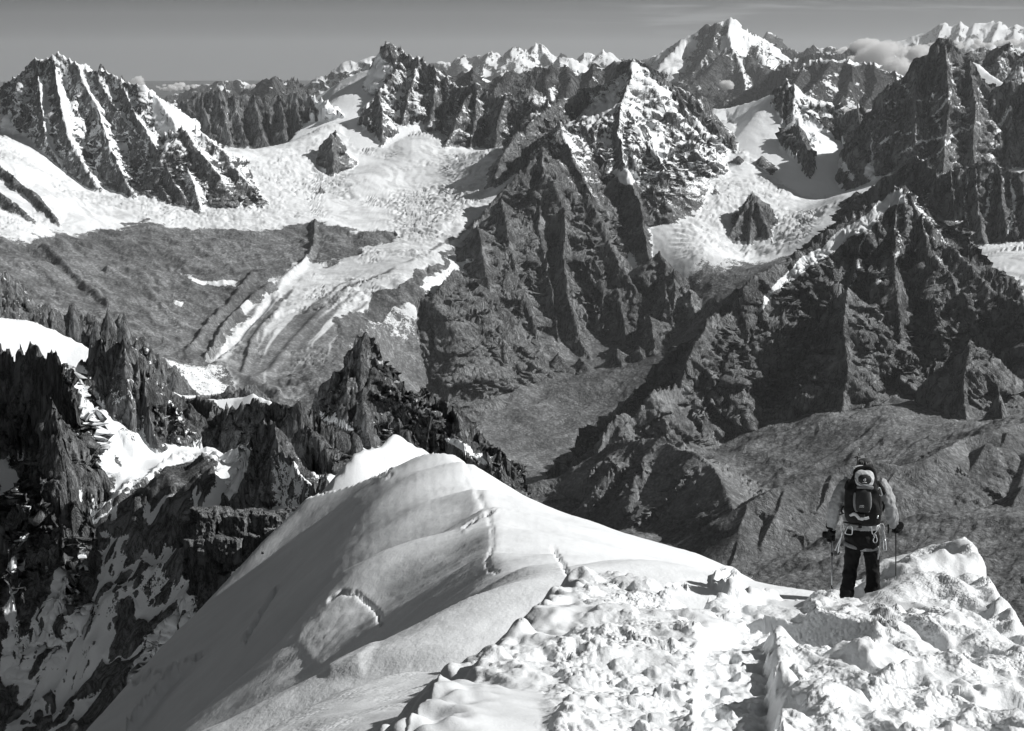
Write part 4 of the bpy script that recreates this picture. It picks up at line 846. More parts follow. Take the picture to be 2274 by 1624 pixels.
Z = np.maximum(Zr, g['F']).astype(np.float32)
isrock = sstep(-30, 60, Zr - g['F'])
X, Y, Z = fracture(X, Y, Z, U, D, isrock * np.clip(D / 250, 0.2, 1), ((520, 120, 1), (240, 70, 2)), 7)
N = normals(X, Y, Z); N = np.where(N[..., 2:3] < 0, -N, N)
alt = sstep(-1900, -300, Z)
mott = fbm(X / 420, Y / 420, 4, 0.6, 31)
snow = dust * (0.2 + 0.8 * alt) + 1.0 * (N[..., 2] - 0.70) + 0.45 * mott + 0.25 * N[..., 0] - 0.08 - 0.25 * (1 - alt)
snow = np.clip(np.where(isrock > 0.5, snow, 0.1 + 0.2 * mott), 0, 1.05)
verts = np.stack([X, Y, Z], -1).reshape(-1, 3); quads = grid_quads(*X.shape)
flab = np.where(isrock > 0.5, owner, 7).reshape(-1)[quads[:, 0]]
zero = np.zeros_like(Z)
mat_far = terrain_material('far_rock_and_snow', 42.0, rock=(0.08, 0.20))
for k, (nm, lb) in {0: ('grey_rocky_mountain', 'grey rocky range with snow streaks behind the central crest'), 1: ('pale_peaks_mountain', 'pale snowy peaks with a sharp white pyramid on the horizon'), 2: ('snowy_massif_mountain', 'great snow-covered massif standing highest on the horizon'),
                    3: ('fang_mountain', 'small dark fang of a peak just beside the snowy massif'), 4: ('hazy_ridges_mountain', 'hazy snow-patched ridges below the cloud bank'), 5: ('white_crest_mountain', 'long white crest beyond the black rock tower'),
                    6: ('low_distant_mountain', 'low distant peaks above the pinnacled wall'), 7: ('distant_valley_ground', 'hazy low ground between the far ranges')}.items():
    q = quads[flab == k]
    if len(q): structure(make_mesh(nm, verts, q, dict(snow=snow, ice=zero, dirt=zero, rubble=zero), mat_far), lb)
# ------------------------------------------------------------------ crags and snow slopes to the left, 200 to 1000 m away
G = Ground(-18.2, 0.45, 470, 215, 1150, 520, 1.0)
def cl(pts, R=None, sl=(62, 66), far=None, dust=0.1, jag=1.0, rough=1.0, **k):
    G.ridge([(p[0], p[1], p[2] if len(p) > 2 else R) for p in pts], slope=sl, far=far or (sl[0] - 6, sl[1] - 6), L=25.0, dust=dust, jag=jag, rough=rough, reach=k.pop('reach', 160.0), **k)
def sp(pts, sl=(58, 66), ds=58, dust=0.1, jag=0.6, **k):
    G.ridge(pts, slope=sl, far=(sl[0] - 5, sl[1] - 5), L=25.0, ds=ds, dust=dust, jag=jag, spur=True, reach=k.pop('reach', 120.0), **k)
# 0: distant pinnacles
cl([(-60, 560), (0, 604), (20, 608), (33, 631), (53, 652), (67, 651), (83, 668), (97, 674), (113, 672), (123, 684), (143, 692), (163, 684), (180, 698), (213, 692), (227, 712), (250, 703), (267, 683), (287, 702), (293, 738), (327, 752), (347, 788), (363, 808), (387, 811), (400, 828), (413, 854), (443, 876)], 900, (60, 62), dust=0.12, jag=0.7, owner=0, reach=260)
for px, py, w, R in ((240, 651, 6, 890), (163, 682, 8, 880), (113, 668, 7, 890), (96, 668, 6, 885), (273, 678, 8, 880), (333, 746, 5, 870), (385, 808, 9, 860), (213, 688, 6, 880)):
    G.ridge([(px - w, py + 22, R), (px - w * 0.3, py + 3, R), (px, py, R), (px + w * 0.5, py + 8, R), (px + w, py + 26, R)], slope=(80, 80), far=(72, 74), L=15.0, owner=0, dust=0.03, reach=60, jag=0.4, small=True)
for pts in ([(60, 651, 900), (70, 690), (80, 720)], [(123, 684, 900), (130, 715), (150, 750)], [(180, 698, 900), (190, 740), (205, 770)], [(227, 712, 900), (240, 760), (260, 800)], [(293, 738, 900), (300, 790), (320, 830)], [(347, 788, 900), (350, 830), (370, 860)], [(20, 608, 900), (30, 660), (35, 700)], [(387, 811, 900), (395, 850), (410, 880)]):
    sp(pts, (52, 68), 62, 0.12, owner=0, reach=200)
cl([(460, 884), (473, 876), (493, 862), (520, 852), (530, 843), (540, 852), (567, 862), (583, 876), (600, 890)], 700, (58, 62), dust=0.0, owner=0, jag=1.0)
# 1: smooth snow dome
cl([(-80, 690, 415), (0, 701, 415), (60, 707, 415), (120, 731, 413), (170, 757, 411), (213, 781, 408), (240, 812, 405)], None, (40, 24), (40, 54), dust=1.6, jag=0.0, rough=0.03, owner=1, small=True, reach=55)
# 2: black wall at the frame's edge
cl([(-90, 770, 363), (0, 786, 355), (40, 790, 353), (75, 789, 351), (90, 800, 348), (115, 811, 345), (127, 824, 343)], None, (58, 76), (52, 74), dust=0.0, owner=2, jag=0.7)
sp([(127, 824, 343), (150, 868), (178, 930), (205, 1010), (235, 1095)], (58, 74), 60, 0.08, owner=2, jag=0.6)
sp([(60, 790, 352), (70, 880), (85, 980), (110, 1060)], (60, 70), 70, 0.03, owner=2)
sp([(110, 900, 328), (130, 1000), (160, 1090), (200, 1140)], (58, 66), 62, 0.05, owner=2)
# 3: the split tower and its slabs
cl([(180, 812, 365), (196, 797, 364), (210, 778, 363), (222, 760, 362), (232, 762, 361), (242, 772, 361), (254, 789, 360), (262, 780, 359), (273, 764, 358), (280, 776, 358), (288, 795, 358), (297, 825, 357), (310, 812, 356), (320, 800, 356), (327, 822, 356), (336, 842, 356)], None, (62, 72), (58, 66), dust=0.08, owner=3, jag=0.5)
for pts in ([(226, 760, 362), (222, 830), (235, 900), (250, 960)], [(275, 765, 358), (278, 840), (290, 920), (300, 990)], [(254, 789, 360), (255, 870), (265, 950)], [(320, 800, 356), (325, 880), (340, 950), (352, 1010)], [(336, 842, 356), (365, 910), (395, 965), (410, 1005)]):
    sp(pts, (56, 72), 64, 0.14, owner=3)
for pts in ([(352, 862, 380), (380, 920), (420, 975), (450, 1000)], [(385, 885, 378), (430, 940), (470, 985)], [(420, 900, 376), (470, 950), (500, 985)]):
    sp(pts, (40, 64), 46, 0.08, owner=3, jag=0.2)
# 4: corniced snow saddle and the rock wall beneath
cl([(340, 846, 386), (352, 853, 387), (372, 864, 388), (400, 875, 388), (440, 876, 388), (480, 886, 387), (520, 883, 387), (560, 872, 386), (590, 886, 384), (640, 911, 380), (655, 925, 378)], None, (40, 42), (40, 55), dust=1.6, jag=0.0, rough=0.05, owner=4, small=True, reach=40)
cl([(440, 892, 382), (480, 905, 378), (510, 918, 374), (545, 900, 372), (575, 893, 370), (600, 903, 367), (640, 918, 363)], None, (40, 68), (40, 62), dust=0.05, owner=4, jag=0.4)
for pts in ([(500, 915, 375), (520, 950), (540, 990)], [(545, 902, 372), (560, 960), (580, 1010)], [(600, 903, 367), (615, 950), (640, 1010)], [(470, 905, 378), (495, 950), (520, 985)]):
    sp(pts, (52, 68), 60, 0.1, owner=4)
cl([(645, 918, 362), (652, 906, 362), (663, 894, 362), (680, 901, 362), (700, 911, 362), (730, 926, 362), (760, 941, 362), (790, 953, 362), (812, 978, 362), (830, 1000, 362)], None, (50, 74), (48, 70), dust=0.05, owner=4, jag=0.3)
for pts in ([(663, 896, 362), (665, 950), (680, 1020), (690, 1060)], [(700, 911, 362), (708, 970), (725, 1040)], [(740, 932, 362), (745, 990), (760, 1050)], [(780, 950, 362), (785, 1000), (795, 1050)]):
    sp(pts, (60, 70), 70, 0.04, owner=4, jag=0.3)
# 5: fissured crag behind the snow ridge's tip
cl([(722, 935, 430), (735, 905, 430.39), (738, 850, 430.48), (748, 838, 430.78), (765, 838, 431.29), (772, 800, 431.5), (788, 768, 431.98), (802, 760, 432.4), (812, 741, 432.7), (822, 746, 433), (830, 785, 433.24), (838, 800, 433.48), (850, 800, 433.84), (868, 822, 434.38), (890, 835, 435.04), (930, 848, 436.24), (960, 868, 437.14), (985, 885, 437.89), (1005, 905, 438.49), (1022, 950, 421.4), (1050, 1000, 413), (1080, 1050, 404)], None, (56, 64), (52, 58), dust=0.06, owner=5, jag=0.45)
for pts in ([(745, 840, 430.69), (742, 890), (755, 940)], [(812, 742, 432.7), (800, 820), (805, 900), (815, 960)], [(850, 800, 433.84), (860, 870), (880, 930), (890, 980)], [(930, 848, 436.24), (935, 900), (950, 950), (960, 1000)], [(985, 885, 437.89), (1000, 940), (1010, 1000)], [(790, 768, 432.04), (770, 850), (775, 930)]):
    sp(pts, (46, 58), 52, 0.10, owner=5, jag=0.4)
# 6: snow-plastered knoll and the stony slope below
cl([(300, 1080, 330), (330, 1052, 335), (365, 1030, 338), (400, 1012, 340), (440, 1010, 340), (470, 1002, 340), (500, 1000, 338), (530, 992, 336), (556, 978, 334), (575, 985, 330)], None, (40, 44), (40, 44), dust=0.55, owner=6, jag=0.4, rough=0.8, reach=22)
cl([(540, 1075, 300), (545, 1030, 302), (553, 985, 303), (562, 962, 303), (578, 955, 303), (595, 957, 302), (610, 966, 301), (618, 1000, 299), (632, 1020, 298), (645, 1040, 296), (668, 1062, 292), (695, 1080, 288), (725, 1082, 284)], None, (58, 72), (54, 68), dust=0.1, owner=6, jag=0.8, reach=45)
for pts in ([(565, 960, 303), (560, 1030), (575, 1100)], [(595, 957, 302), (600, 1030), (610, 1100)], [(632, 1020, 298), (640, 1070), (650, 1120)]):
    sp(pts, (56, 68), 66, 0.08, owner=6, reach=30)
# 7: slab with a snow cap to the right of the tip
cl([(975, 990, 300), (985, 979, 300), (1010, 977, 296), (1050, 1000, 290), (1080, 1030, 284), (1110, 1060, 278), (1132, 1085, 272), (1150, 1120, 265)], None, (50, 72), (48, 66), dust=0.1, owner=5, jag=0.2)
FL1 = [(300, 1150, 316.8), (150, 1200, 325), (0, 1150, 341.2), (0, 1350, 326.2), (200, 1400, 308.2), (100, 1600, 303.8), (350, 1300, 303), (-100, 1400, 330.8), (400, 1150, 305.2), (450, 1060, 311.5), (520, 1040, 306.2), (0, 1624, 309.2), (250, 1550, 295.5), (300, 1624, 286.8), (290, 1100, 329.5), (500, 1140, 298), (520, 1100, 308), (560, 1130, 300), (650, 1125, 292), (480, 1250, 292), (600, 1300, 285), (530, 1060, 318), (690, 1110, 288), (-100, 1200, 325), (-100, 1700, 290), (400, 1700, 285), (700, 1150, 290), (800, 1080, 300), (900, 1110, 330), (1000, 1130, 330), (1080, 1180, 300), (820, 1200, 270), (520, 990, 345), (540, 1020, 338), (0, 760, 700), (300, 900, 700), (600, 950, 650), (900, 1060, 600), (1050, 1200, 500), (0, 850, 1100), (500, 950, 1100), (900, 1100, 1000), (170, 870, 352), (165, 840, 355), (200, 960, 345), (240, 1060, 337), (430, 985, 372), (120, 818, 400), (60, 815, 404), (180, 826, 398), (0, 812, 408), (400, 915, 402), (500, 915, 398), (600, 920, 392), (0, 1080, 345), (80, 1080, 342)]
G.floor(FL1, 4.0, (14.0, 25.0, 2.0), 8.0, 60.0)
g = G.resample(430, pix=1 / 1815.0, hidden=0.1)
X, Y, D, U, ID = g['X'], g['Y'], g['D'], g['U'], g['ID']
tab = lambda key: np.array([r[key] for r in G.ridges] + [0.0], np.float32)[ID]
rough, dust, jag = tab('rough'), tab('dust'), tab('jag')
owner = np.array([r['owner'] for r in G.ridges] + [-1])[ID]
tent, F0 = g['H'], g['F']
PX, PY = project(X, Y, np.maximum(tent, F0))
A = sstep(-1.5, 5, tent - F0) * np.maximum(rough, 0.01)
uu = U + 3.0 * perlin(X / 22, Y / 22, 5) + 1.0 * perlin(X / 7, Y / 7, 6)
gul = 0
for lam, am, sd in ((17, 3.0, 1), (8, 1.9, 2), (3.7, 0.9, 3), (1.8, 0.4, 4)):
    gul = gul + am * (0.62 - 1.7 * np.abs(perlin(uu / lam, D / (lam * 6), sd)))
wx = X + 4 * perlin(X / 25, Y / 25, 1) + 1.4 * perlin(X / 8, Y / 8, 2); wy = Y + 4 * perlin(X / 25, Y / 25, 3) + 1.4 * perlin(X / 8, Y / 8, 4)
blk = 0
for lam, am, sd in ((11, 3.2, 1), (5, 1.7, 2), (2.3, 0.8, 3)):
    f1, f2, c, rx, ry = worley(wx / lam, wy / lam, sd)
    blk = blk + am * ((_VAL[c] - 0.5) * 1.3 + (_VAL[(c * 7 + 13) & 255] - 0.5) * 2.2 * rx + (_V2[(c * 5 + 3) & 255] - 0.5) * 2.2 * ry - 0.5 * sstep(0.16, 0.0, f2 - f1))
crest_n = np.abs(perlin(uu / 9, D / 30, 9)) * 1.4 + 0.6 * np.abs(perlin(uu / 3.6, D / 12, 19))
Zr = tent + A * (np.clip(D / 9, 0.15, 1) * gul + blk * 0.85) + A * jag * 3.2 * (crest_n - 0.4) * np.exp(-D / 4)
# stones standing out of the snow slope
st = 0
for lam, am, sd, thr in ((9, 3.0, 11, 0.66), (5, 2.2, 12, 0.60), (2.6, 1.3, 13, 0.55), (1.5, 0.7, 14, 0.5)):
    f1, f2, c, rx, ry = worley(wx / lam + 0.4 * perlin(X / lam, Y / lam, sd), wy / lam, sd)
    on = (_VAL[(c * 11 + 5) & 255] + 0.55 * perlin(X / 30, Y / 30, 33) > thr)
    st = np.maximum(st, on * am * (1.0 - 1.5 * f1 + (_VAL[(c * 7) & 255] - 0.5) * 1.4 * rx + (_V2[(c * 3) & 255] - 0.5) * 1.4 * ry))
stony = softpoly(PX, PY, [(-200, 1050), (120, 1090), (240, 1100), (320, 1060), (460, 1010), (500, 1020), (470, 1110), (430, 1300), (440, 1700), (-200, 1700)], 18.0)
stony = np.maximum(stony, 0.7 * softpoly(PX, PY, [(600, 1040), (740, 1060), (720, 1110), (600, 1180)], 10.0))
stony = np.maximum(stony, 0.85 * softpoly(PX, PY, [(135, 830), (190, 830), (235, 900), (255, 960), (275, 1060), (240, 1080), (205, 1000), (165, 900)], 9.0))
stony = np.maximum(stony, 0.45 * softpoly(PX, PY, [(225, 830), (320, 860), (330, 960), (300, 1010), (260, 960)], 14.0))
coul = softpoly(PX, PY, [(135, 830), (190, 835), (225, 900), (250, 960), (270, 1060), (240, 1080), (205, 1000), (165, 900)], 9.0)
bare = stony * sstep(-0.1, 0.5, st - 0.35 - 0.9 * coul)
Zf = F0 + 2.2 * fbm(X / 28, Y / 28, 4, 0.5, 14) + stony * np.maximum(st - 0.2, 0) * 0.9 + stony * 2.5 * (ridged(wx / 16, wy / 16, 3, 0.5, 16) - 0.9)
Zr = Zr + stony * A * np.maximum(st - 0.2, 0) * 1.0
Z = np.maximum(Zr, Zf).astype(np.float32)
isrock = sstep(-0.2, 0.5, Zr - Zf)
X, Y, Z = fracture(X, Y, Z, U, D, isrock * np.clip(rough, 0, 1) * np.clip(D / 4, 0.2, 1), ((8.5, 1.5, 1), (4.1, 0.85, 2), (1.9, 0.42, 3)), 5)
N = normals(X, Y, Z); N = np.where(N[..., 2:3] < 0, -N, N)
nzv = N[..., 2]
pxn, pyn = project(X, Y, Z)
mott = fbm(X / 6, Y / 6, 4, 0.6, 31)
ledge = sstep(0.46, 0.72, nzv)
snow_rock = dust * 0.9 + 0.75 * ledge * np.clip(dust * 5, 0.12, 1) + 0.12 * mott - 0.12
snow_floor = 1.05 - bare * 1.05 - 0.5 * stony * sstep(0.62, 0.35, nzv) + 0.15 * mott * stony
snow = np.clip(np.where(dust > 1.2, 1.1, snow_rock) * isrock + snow_floor * (1 - isrock), 0, 1.1)
mixs = np.clip(1.02 - bare * 1.1 + 0.12 * mott - 0.4 * sstep(0.34, 0.10, nzv), 0, 1)
snow = snow * (1 - stony) + stony * np.where(isrock > 0.5, mixs, snow)
def lay1(poly, val, edge=3.0, r0=0, r1=1e9, rag=5.0):
    global snow
    qx = pxn + rag * fbm(X / 8, Y / 8, 3, 0.6, 50); qy = pyn + rag * fbm(X / 8, Y / 8, 3, 0.6, 51)
    m = softpoly(qx, qy, poly, edge) * ((g['R'] > r0) & (g['R'] < r1))
    snow = snow * (1 - m) + val * m
for poly, v, r0, r1 in (
    ([(663, 892), (700, 908), (740, 928), (790, 950), (780, 956), (730, 936), (690, 914), (665, 902)], 1.1, 380, 440), ([(985, 976), (1010, 975), (1050, 998), (1085, 1035), (1070, 1032), (1040, 1008), (1000, 986)], 1.1, 260, 310),
    ([(345, 848), (372, 862), (440, 874), (560, 868), (640, 908), (600, 900), (555, 895), (520, 905), (500, 935), (470, 945), (440, 930), (400, 905), (360, 875)], 1.1, 400, 470),
    ([(345, 848), (400, 870), (440, 930), (475, 952), (445, 955), (400, 920), (360, 880)], 1.1, 400, 470),
    ([(500, 1005), (560, 985), (545, 1060), (560, 1120), (520, 1130), (480, 1060)], 1.0, 300, 360)):
    lay1(poly, v, 3.0, r0, r1)
verts = np.stack([X, Y, Z], -1).reshape(-1, 3); quads = grid_quads(*X.shape)
lab = np.where(isrock > 0.5, owner, 8)
flab = lab.reshape(-1)[quads[:, 0]]
zero = np.zeros_like(Z)
mat_crag = terrain_material('crag_rock_and_snow', 0.35, rock=(0.10, 0.36), bump=0.9, edge=0.03)
for k, (nm, lb) in {0: ('pinnacle_ridge_terrain', 'row of slim rock pinnacles above the scree valley'), 1: ('snow_dome_terrain', 'smooth white snow dome behind the black wall'), 2: ('black_wall_terrain', 'sheer black rock wall under the snow dome'), 3: ('split_tower_terrain', 'split rock tower with slabs and snow patches beside the couloir'),
                    4: ('corniced_saddle_terrain', 'wavy white snow cornice over dark upright slabs'), 5: ('fissured_crag_terrain', 'fissured grey crag just behind the tip of the snow ridge'), 6: ('plastered_knoll_terrain', 'rocky knoll plastered with snow beside a dark crag'), 8: ('stony_snow_terrain', 'steep shaded snow slope studded with dark stones')}.items():
    q = quads[flab == k]
    if len(q): structure(make_mesh(nm, verts, q, dict(snow=snow, ice=zero, dirt=zero, rubble=zero), mat_crag), lb)
# ------------------------------------------------------------------ the snow ridge and the trodden crest in front
def plan(pts): return [tuple(place(*p)[:2]) for p in pts]
def signed(px, py, line):
    """plan distance to a line, positive to the right of its direction"""
    best = np.full(px.shape, 1e9, np.float32); sg = np.ones(px.shape, np.float32); along = np.zeros(px.shape, np.float32)
    acc = 0.0
    for (x0, y0), (x1, y1) in zip(line[:-1], line[1:]):
        dx, dy = x1 - x0, y1 - y0; LL = dx * dx + dy * dy + 1e-9
        t = np.clip(((px - x0) * dx + (py - y0) * dy) / LL, 0, 1)
        d = np.hypot(px - x0 - t * dx, py - y0 - t * dy)
        m = d < best
        best = np.where(m, d, best); sg = np.where(m, np.sign((px - x0) * dy - (py - y0) * dx + 1e-9), sg); along = np.where(m, acc + t * math.sqrt(LL), along)
        acc += math.sqrt(LL)
    return best * sg, along
def splus(d, w): return w * np.logaddexp(0, np.clip(d / w, -30, 30)) - w * 0.0
C_ = [(1330, 1300, 18), (1270, 1290, 21), (1240, 1273, 25), (1180, 1263, 30), (1110, 1278, 37), (1086, 1264, 42), (1098, 1200, 52), (1085, 1150, 62), (1062, 1100, 73), (1040, 1045, 85), (1012, 1008, 95), (970, 995, 103), (930, 990, 108), (880, 990, 113), (825, 986, 118)]
G_ = [(985, 997, 101), (945, 1010, 98), (870, 1062, 91), (832, 1120, 83), (780, 1220, 71), (720, 1300, 60), (690, 1345, 55), (665, 1400, 51), (690, 1490, 44), (720, 1560, 39), (760, 1640, 34)]
E_ = [(1005, 1006, 97), (1060, 1035, 95), (1130, 1082, 92), (1200, 1106, 90), (1300, 1131, 88), (1400, 1160, 85), (1500, 1193, 80), (1600, 1224, 74), (1690, 1264, 66), (1780, 1332, 55), (1850, 1400, 45), (1900, 1480, 36)]
S_ = [(800, 1000, 119), (745, 1035, 116), (700, 1075, 113), (645, 1128, 110), (590, 1180, 107), (510, 1265, 102), (430, 1350, 98), (350, 1430, 94), (280, 1500, 91), (170, 1624, 86), (60, 1750, 80), (0, 1830, 76)]
G = Ground(-18.2, 12.0, 400, 15.0, 185, 420, 1.0)
mids = [(1150, 1200, 50), (1250, 1240, 38), (1400, 1260, 46), (1500, 1330, 32), (1650, 1330, 44), (1300, 1180, 62), (1180, 1130, 76), (1100, 1090, 84), (1550, 1270, 55), (1000, 1120, 72), (920, 1120, 78), (960, 1200, 58), (860, 1250, 61), (900, 1300, 50), (800, 1350, 50), (980, 1300, 42), (1060, 1330, 33), (950, 1400, 34), (1100, 1390, 25), (850, 1450, 38), (780, 1440, 43), (1000, 1460, 28), (1600, 1400, 27), (1450, 1420, 19), (1300, 1400, 18)]
low = [(640, 1250, 90), (540, 1400, 82), (450, 1500, 76), (600, 1500, 62), (500, 1600, 60), (350, 1620, 72), (720, 1150, 100), (780, 1060, 109), (620, 1400, 68), (560, 1560, 56)]
pts = C_ + G_ + E_ + S_ + low + mids
P3 = np.array([place(*p) for p in pts])
t_ = TPS(P3[:, :2], P3[:, 2], 0.05, 2.0)
k = 4
i = np.unique(np.append(np.arange(0, len(G.lr), k), len(G.lr) - 1)); j = np.unique(np.append(np.arange(0, len(G.az), k), len(G.az) - 1))
v = t_(G.X[np.ix_(i, j)], G.Y[np.ix_(i, j)])
v = np.stack([np.interp(np.arange(len(G.lr)), i, v[:, c]) for c in range(len(j))], 1)
v = np.stack([np.interp(np.arange(len(G.az)), j, v[r]) for r in range(len(G.lr))], 0)
dC, uC = signed(G.X, G.Y, plan(C_)); dG, uG = signed(G.X, G.Y, plan(G_)); dE, uE = signed(G.X, G.Y, plan(E_)); dS, uS = signed(G.X, G.Y, plan(S_))
# dC > 0 right of the crest; dG > 0: left flank (line runs towards us); dE < 0: beyond the right edge
Z0 = v.copy()
beyond = -dE                                      # the edge line runs towards us on the right, so beyond it lies to its left
Z0 -= 0.85 * splus(beyond, 1.2) * (1 + 0.02 * np.clip(beyond, 0, 40))
Z0 -= 1.3 * splus(dS, 0.5)
top = np.hypot(dC, 0.18)
Z0 += 0.55 * np.exp(-top / 1.1) * sstep(12, 24, uC) * 0.9
# far side of the top
topx, topy = plan([(825, 986, 118)])[0]
Z0 -= 1.1 * splus(G.R - 119.5 - 0.02 * np.abs(G.X + 9) ** 2, 0.8)
Z0 -= 0.6 * splus(19.5 - G.R, 0.5)
G.F = Z0.astype(np.float32)
# the bright tip beyond, and the sunny bench below the bank
G.ridge([(790, 1000, 127), (820, 992, 128), (850, 988, 129), (866, 968, 130), (879, 958, 131), (888, 966, 131.5), (905, 977, 132), (935, 990, 133), (975, 1010, 134)], slope=(50, 30), far=(50, 44), L=5.0, reach=60, owner=1)
g = G.resample(370, hidden=0.15, base=0.5, near=0.5)
X, Y, R = g['X'], g['Y'], g['R'].astype(np.float32)
base = np.maximum(g['H'], g['F'])
pxn, pyn = project(X, Y, base)
Z = base.astype(np.float32)
dC, uC = signed(X, Y, plan(C_)); dG, uG = signed(X, Y, plan(G_))
# wind-worked surface: long soft drifts, fine crust
Z += 0.10 * fbm(X / 5.5, Y / 9, 3, 0.5, 3) + 0.02 * fbm(X / 1.0, Y / 0.7, 3, 0.5, 4)
Z += sstep(1.0, -1.0, dC) * 0.06 * ridged(X / 3.2 + Y / 6, Y / 2.2, 2, 0.5, 5) * sstep(70, 30, R)
# broken edge along the crest, cracks and the snow bulge on the left flank
def crack(line, w, depth, lip=0.0, rag=3.0):
    global Z
    qx = pxn + rag * fbm(X * 1.3, Y * 1.3, 3, 0.6, 60); qy = pyn + rag * fbm(X * 1.3, Y * 1.3, 3, 0.6, 61)
    d = polydist(qx, qy, line)
    Z = Z - depth * np.exp(-(d / w) ** 2) + lip * np.exp(-((d - 2.2 * w) / (1.6 * w)) ** 2)
crack([(1035, 1025), (1048, 1060), (1058, 1090), (1070, 1110), (1085, 1145), (1096, 1190), (1094, 1215), (1080, 1245), (1090, 1270), (1105, 1280)], 2.0, 0.07, 0.0, 1.5)
crack([(1098, 1135), (1070, 1150), (1030, 1175)], 2.0, 0.16, 0.05)
crack([(735, 1340), (760, 1322), (790, 1325), (820, 1345), (838, 1360), (846, 1385)], 1.8, 0.28, 0.0, 2)
crack([(615, 1310), (590, 1350), (565, 1390), (545, 1420)], 3.6, 0.7, 0.1, 3)
crack([(395, 1500), (360, 1540), (320, 1590), (280, 1640)], 3.0, -0.9, 0.0, 1.5)
crack([(300, 1510), (360, 1490), (410, 1470), (450, 1455)], 3.0, 0.3, 0.08, 8)
crack([(1228, 1215), (1240, 1240), (1252, 1260), (1262, 1275)], 2.0, 0.14, 0.0, 1.5)
crack([(1440, 1290), (1475, 1300), (1520, 1295)], 2.4, 0.3, 0.06, 6)
crack([(1590, 1282), (1610, 1275), (1625, 1272)], 3.0, 0.3, 0.1, 5)
for y_ in range(1010, 1060, 9): crack([(838 - (y_ - 1010) * 0.3, y_), (858, y_ + 3), (870, y_ + 1)], 1.5, 0.18, 0.05, 3)
bulge = softpoly(pxn + 8 * fbm(X, Y, 3, .6, 71), pyn + 6 * fbm(X, Y, 3, .6, 72), [(735, 1325), (800, 1325), (845, 1380), (835, 1440), (800, 1505), (730, 1510), (690, 1470), (650, 1430), (690, 1360)], 14.0)
Z += bulge * (0.05 + 0.02 * fbm(X * 2, Y * 2, 2, 0.6, 73))
# trodden track along the crest
tr = np.exp(-((dC + 0.05 + 0.25 * perlin(uC / 4, uC * 0, 8)) / 0.22) ** 2) * sstep(30, 45, uC)
Z -= tr * (0.07 + 0.05 * perlin(X * 2.5, Y * 0.8, 9))
verts = np.stack([X, Y, Z], -1).reshape(-1, 3); quads = grid_quads(*X.shape)
M = NT('wind_packed_snow')
vv = M.coord()
n1 = M.noise(vv, 0.5, 5, 0.55); n2 = M.noise(M.coord((1, 0.5, 1), (0, 0, 0.4)), 3.0, 4, 0.6); n3 = M.noise(vv, 14.0, 3, 0.6)
nb = M.bump(M.math('ADD', M.math('MULTIPLY', n2, 0.7), M.math('MULTIPLY', n3, 0.3)), 0.05, 0.55)
mat_snow = M.finish(M.greycol(M.lin(n1, 0.3, 0.7, 0.80, 0.89)), 0.55, nb, 0.3)
own = g['ID'].reshape(-1)[quads[:, 0]]
isr = (g['H'] > g['F']).reshape(-1)[quads[:, 0]]
lab = np.where(isr & (own == 0), 1, np.where(isr & (own == 1), 2, 0))
for k_, (nm, lb) in {0: ('snow_ridge_terrain', 'smooth curving snow ridge, grey on its left flank and brilliant on its right'), 1: ('snow_tip_terrain', 'small bright snow horn at the far end of the ridge')}.items():
    q = quads[lab == k_]
    if len(q): structure(make_mesh(nm, verts, q, {}, mat_snow), lb)

# ---- trodden crest with the trench, nearest to us
A_ = [(760, 1720, 6.9), (870, 1624, 7.8), (1000, 1500, 9.5), (1105, 1420, 11.0), (1200, 1345, 13.0), (1268, 1290, 15.2), (1300, 1272, 15.8), (1340, 1264, 16.0), (1385, 1272, 16.0), (1425, 1290, 15.6), (1480, 1318, 15.0), (1540, 1372, 14.6)]
near = A_ + [(1640, 1760, 7.6), (1640, 1624, 9.2), (1650, 1500, 10.9), (1650, 1430, 12.3), (1680, 1395, 13.6), (1720, 1385, 16.0), (1800, 1356, 20.0), (1876, 1344, 22.0), (1935, 1338, 22.2), (1905, 1330, 23.0), (1846, 1352, 21.6), (1960, 1290, 25.2), (2000, 1250, 26.6), (2050, 1236, 27.4),
    (1545, 1400, 12.8), (1535, 1470, 11.05), (1530, 1560, 9.68), (1530, 1640, 8.86), (1560, 1400, 12.9), (1570, 1480, 11.05), (1580, 1560, 9.95), (1590, 1640, 9.05),
    (1735, 1450, 11.85), (1745, 1520, 10.62), (1755, 1600, 9.52), (1770, 1700, 8.5), (1715, 1415, 12.8), (1760, 1380, 14.4), (1830, 1370, 16.5), (1880, 1360, 18.5), (1920, 1350, 19.6), (1960, 1300, 21.5), (2000, 1266, 23.0), (2050, 1245, 24.4),
    (2080, 1224, 25.6), (2105, 1214, 25.5), (2130, 1212, 25.3), (2150, 1238, 24.6), (2178, 1290, 23.3), (2210, 1348, 21.6), (2232, 1384, 20.6), (2275, 1436, 19.0), (2330, 1500, 17.0),
    (1900, 1450, 13.6), (2000, 1400, 15.9), (2100, 1380, 17.4), (2050, 1550, 11.4), (1850, 1600, 9.7), (2200, 1500, 13.6), (2200, 1640, 10.6), (2290, 1560, 12.3), (1950, 1700, 8.8), (2100, 1290, 21.5), (1980, 1330, 20.5), (2273, 1700, 9.6),
    (1300, 1400, 12.1), (1400, 1450, 11.0), (1300, 1550, 9.3), (1450, 1600, 8.9), (1150, 1550, 8.85), (1100, 1640, 7.85), (1400, 1350, 13.2), (1300, 1700, 7.6), (1480, 1400, 12.2), (1200, 1450, 10.9)]
P3 = np.array([place(*p) for p in near])
t_ = TPS(P3[:, :2], P3[:, 2], 0.03, 0.8)
G = Ground(-11.0, 17.0, 560, 7.0, 31.0, 420, 1.0)
k = 4
